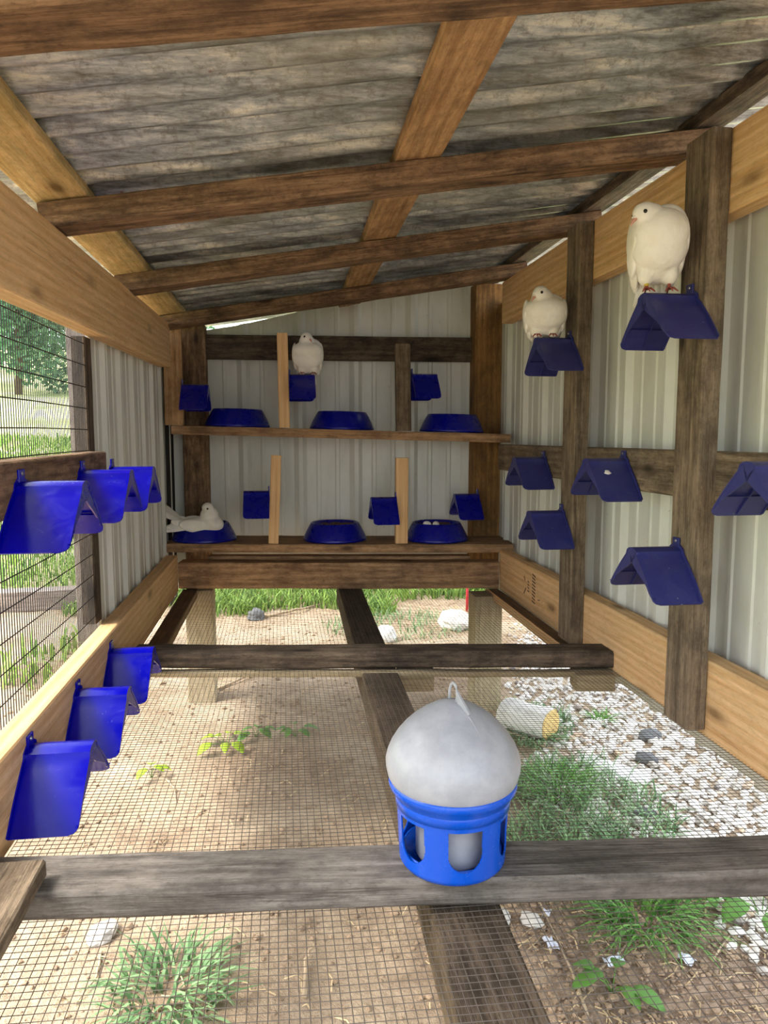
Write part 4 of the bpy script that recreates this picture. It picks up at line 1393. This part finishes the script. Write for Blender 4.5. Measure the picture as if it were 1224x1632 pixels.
# scraps
def scrap(label, x, y, s, mat, seed):
    r_ = random.Random(seed); vs = []; fs = []
    n = 4
    for j in range(n + 1):
        for i in range(n + 1):
            vs.append(((i / n - .5) * s * (1.5 + .2 * r_.random()), (j / n - .5) * s + .1 * s * r_.random(), s * .5 * r_.random()))
    for j in range(n):
        for i in range(n): a = j * (n + 1) + i; fs.append((a, a + 1, a + n + 2, a + n + 1))
    o = mesh_obj('litter_scrap', vs, fs, mat, None)
    so = o.modifiers.new('t', 'SOLIDIFY'); so.thickness = .0008
    o.location = (x, y, gz(x, y) + .003); o.rotation_euler = (0, 0, r_.uniform(0, 3))
    return tag(o, label, 'scrap', 'scraps on the soil')
scrap('small bright blue scrap on the soil below the near beam', .665, 1.70, .014, M['blue_bit'], 1)
scrap('crumpled pale scrap on the soil beside the upright stick', .585, 1.49, .024, M['foil'], 2)
scrap('pale scrap below the feathery weed clump', .70, 1.42, .026, M['foil'], 3)
scrap('pale scrap right of the feathery weed clump', .86, 1.405, .024, M['foil'], 4)
scrap('small pale scrap nearest the near beam, right of the upright stick', .615, 1.60, .018, M['foil'], 5)

# ------------------------------------------------------------------ outdoors: post, timber, trees
fp = empty('fence_post', (-1.03, 4.05, 0), 0, 'grey rough post standing outside the left wire wall', 'post')
beam('shaft', (-1.03, 4.05, -.05), (-1.03, 4.05, 2.6), .10, .10, M['outdoor'], fp, up=(1, 0, 0), anchor='c', jit=.004)
lt = empty('landscape_timber', (-2.0, 4.95, 0), 0, 'pale square timber lying on the ground beyond the left wire wall', 'timber')
beam('timber', (-3.4, 4.95, .0), (-1.30, 5.10, .0), .14, .13, M['outdoor'], lt, jit=.003)

def tree(label, x, y, h, w, seed, cat='tree'):
    r_ = random.Random(seed)
    z0 = gz(x, y)
    root = empty('tree', (x, y, z0), 0, label, cat, 'trees on the slope')
    vs, fs = [], []
    tube_geo(vs, fs, [(0, 0, -.2), (.1, 0, h * .3), (0, .1, h * .8)], h * .03, 8, .4)
    mesh_obj('trunk', vs, fs, M['bark'], root, True)
    vs, fs = [], []
    lumps = [(Vector((r_.uniform(-w * .6, w * .6), r_.uniform(-w * .6, w * .6), r_.uniform(.02, .95) * h)), w * r_.uniform(.3, .5)) for _ in range(22)]
    for i in range(7000):
        c, q = lumps[r_.randrange(22)]
        d = Vector((r_.gauss(0, 1), r_.gauss(0, 1), r_.gauss(0, 1))).normalized()
        p = c + d * q * r_.uniform(.6, 1.0)
        s = .10 * r_.uniform(.6, 1.5)
        a = Vector((r_.gauss(0, 1), r_.gauss(0, 1), r_.gauss(0, .6))).normalized(); b = a.orthogonal().normalized()
        k = len(vs)
        vs += [p - a * s, p + b * s * .5, p + a * s, p - b * s * .5]
        fs.append((k, k + 1, k + 2, k + 3))
    tag(mesh_obj('foliage', vs, fs, M['leaf'], root), kind='stuff')
tree('bushy green tree at the far left seen through the wire', -12.6, 27.5, 4.6, 2.4, 1)
tree('dark green tree right of the far left one seen through the wire', -8.4, 25.5, 4.6, 2.2, 2)
tree('green tree behind the outside post seen through the wire', -4.4, 29, 4.4, 2.2, 3)
tree('tall tree rising behind the others in the gaps of the wire', -11.5, 36, 6.0, 3.6, 4)
bpy.context.view_layer.update()
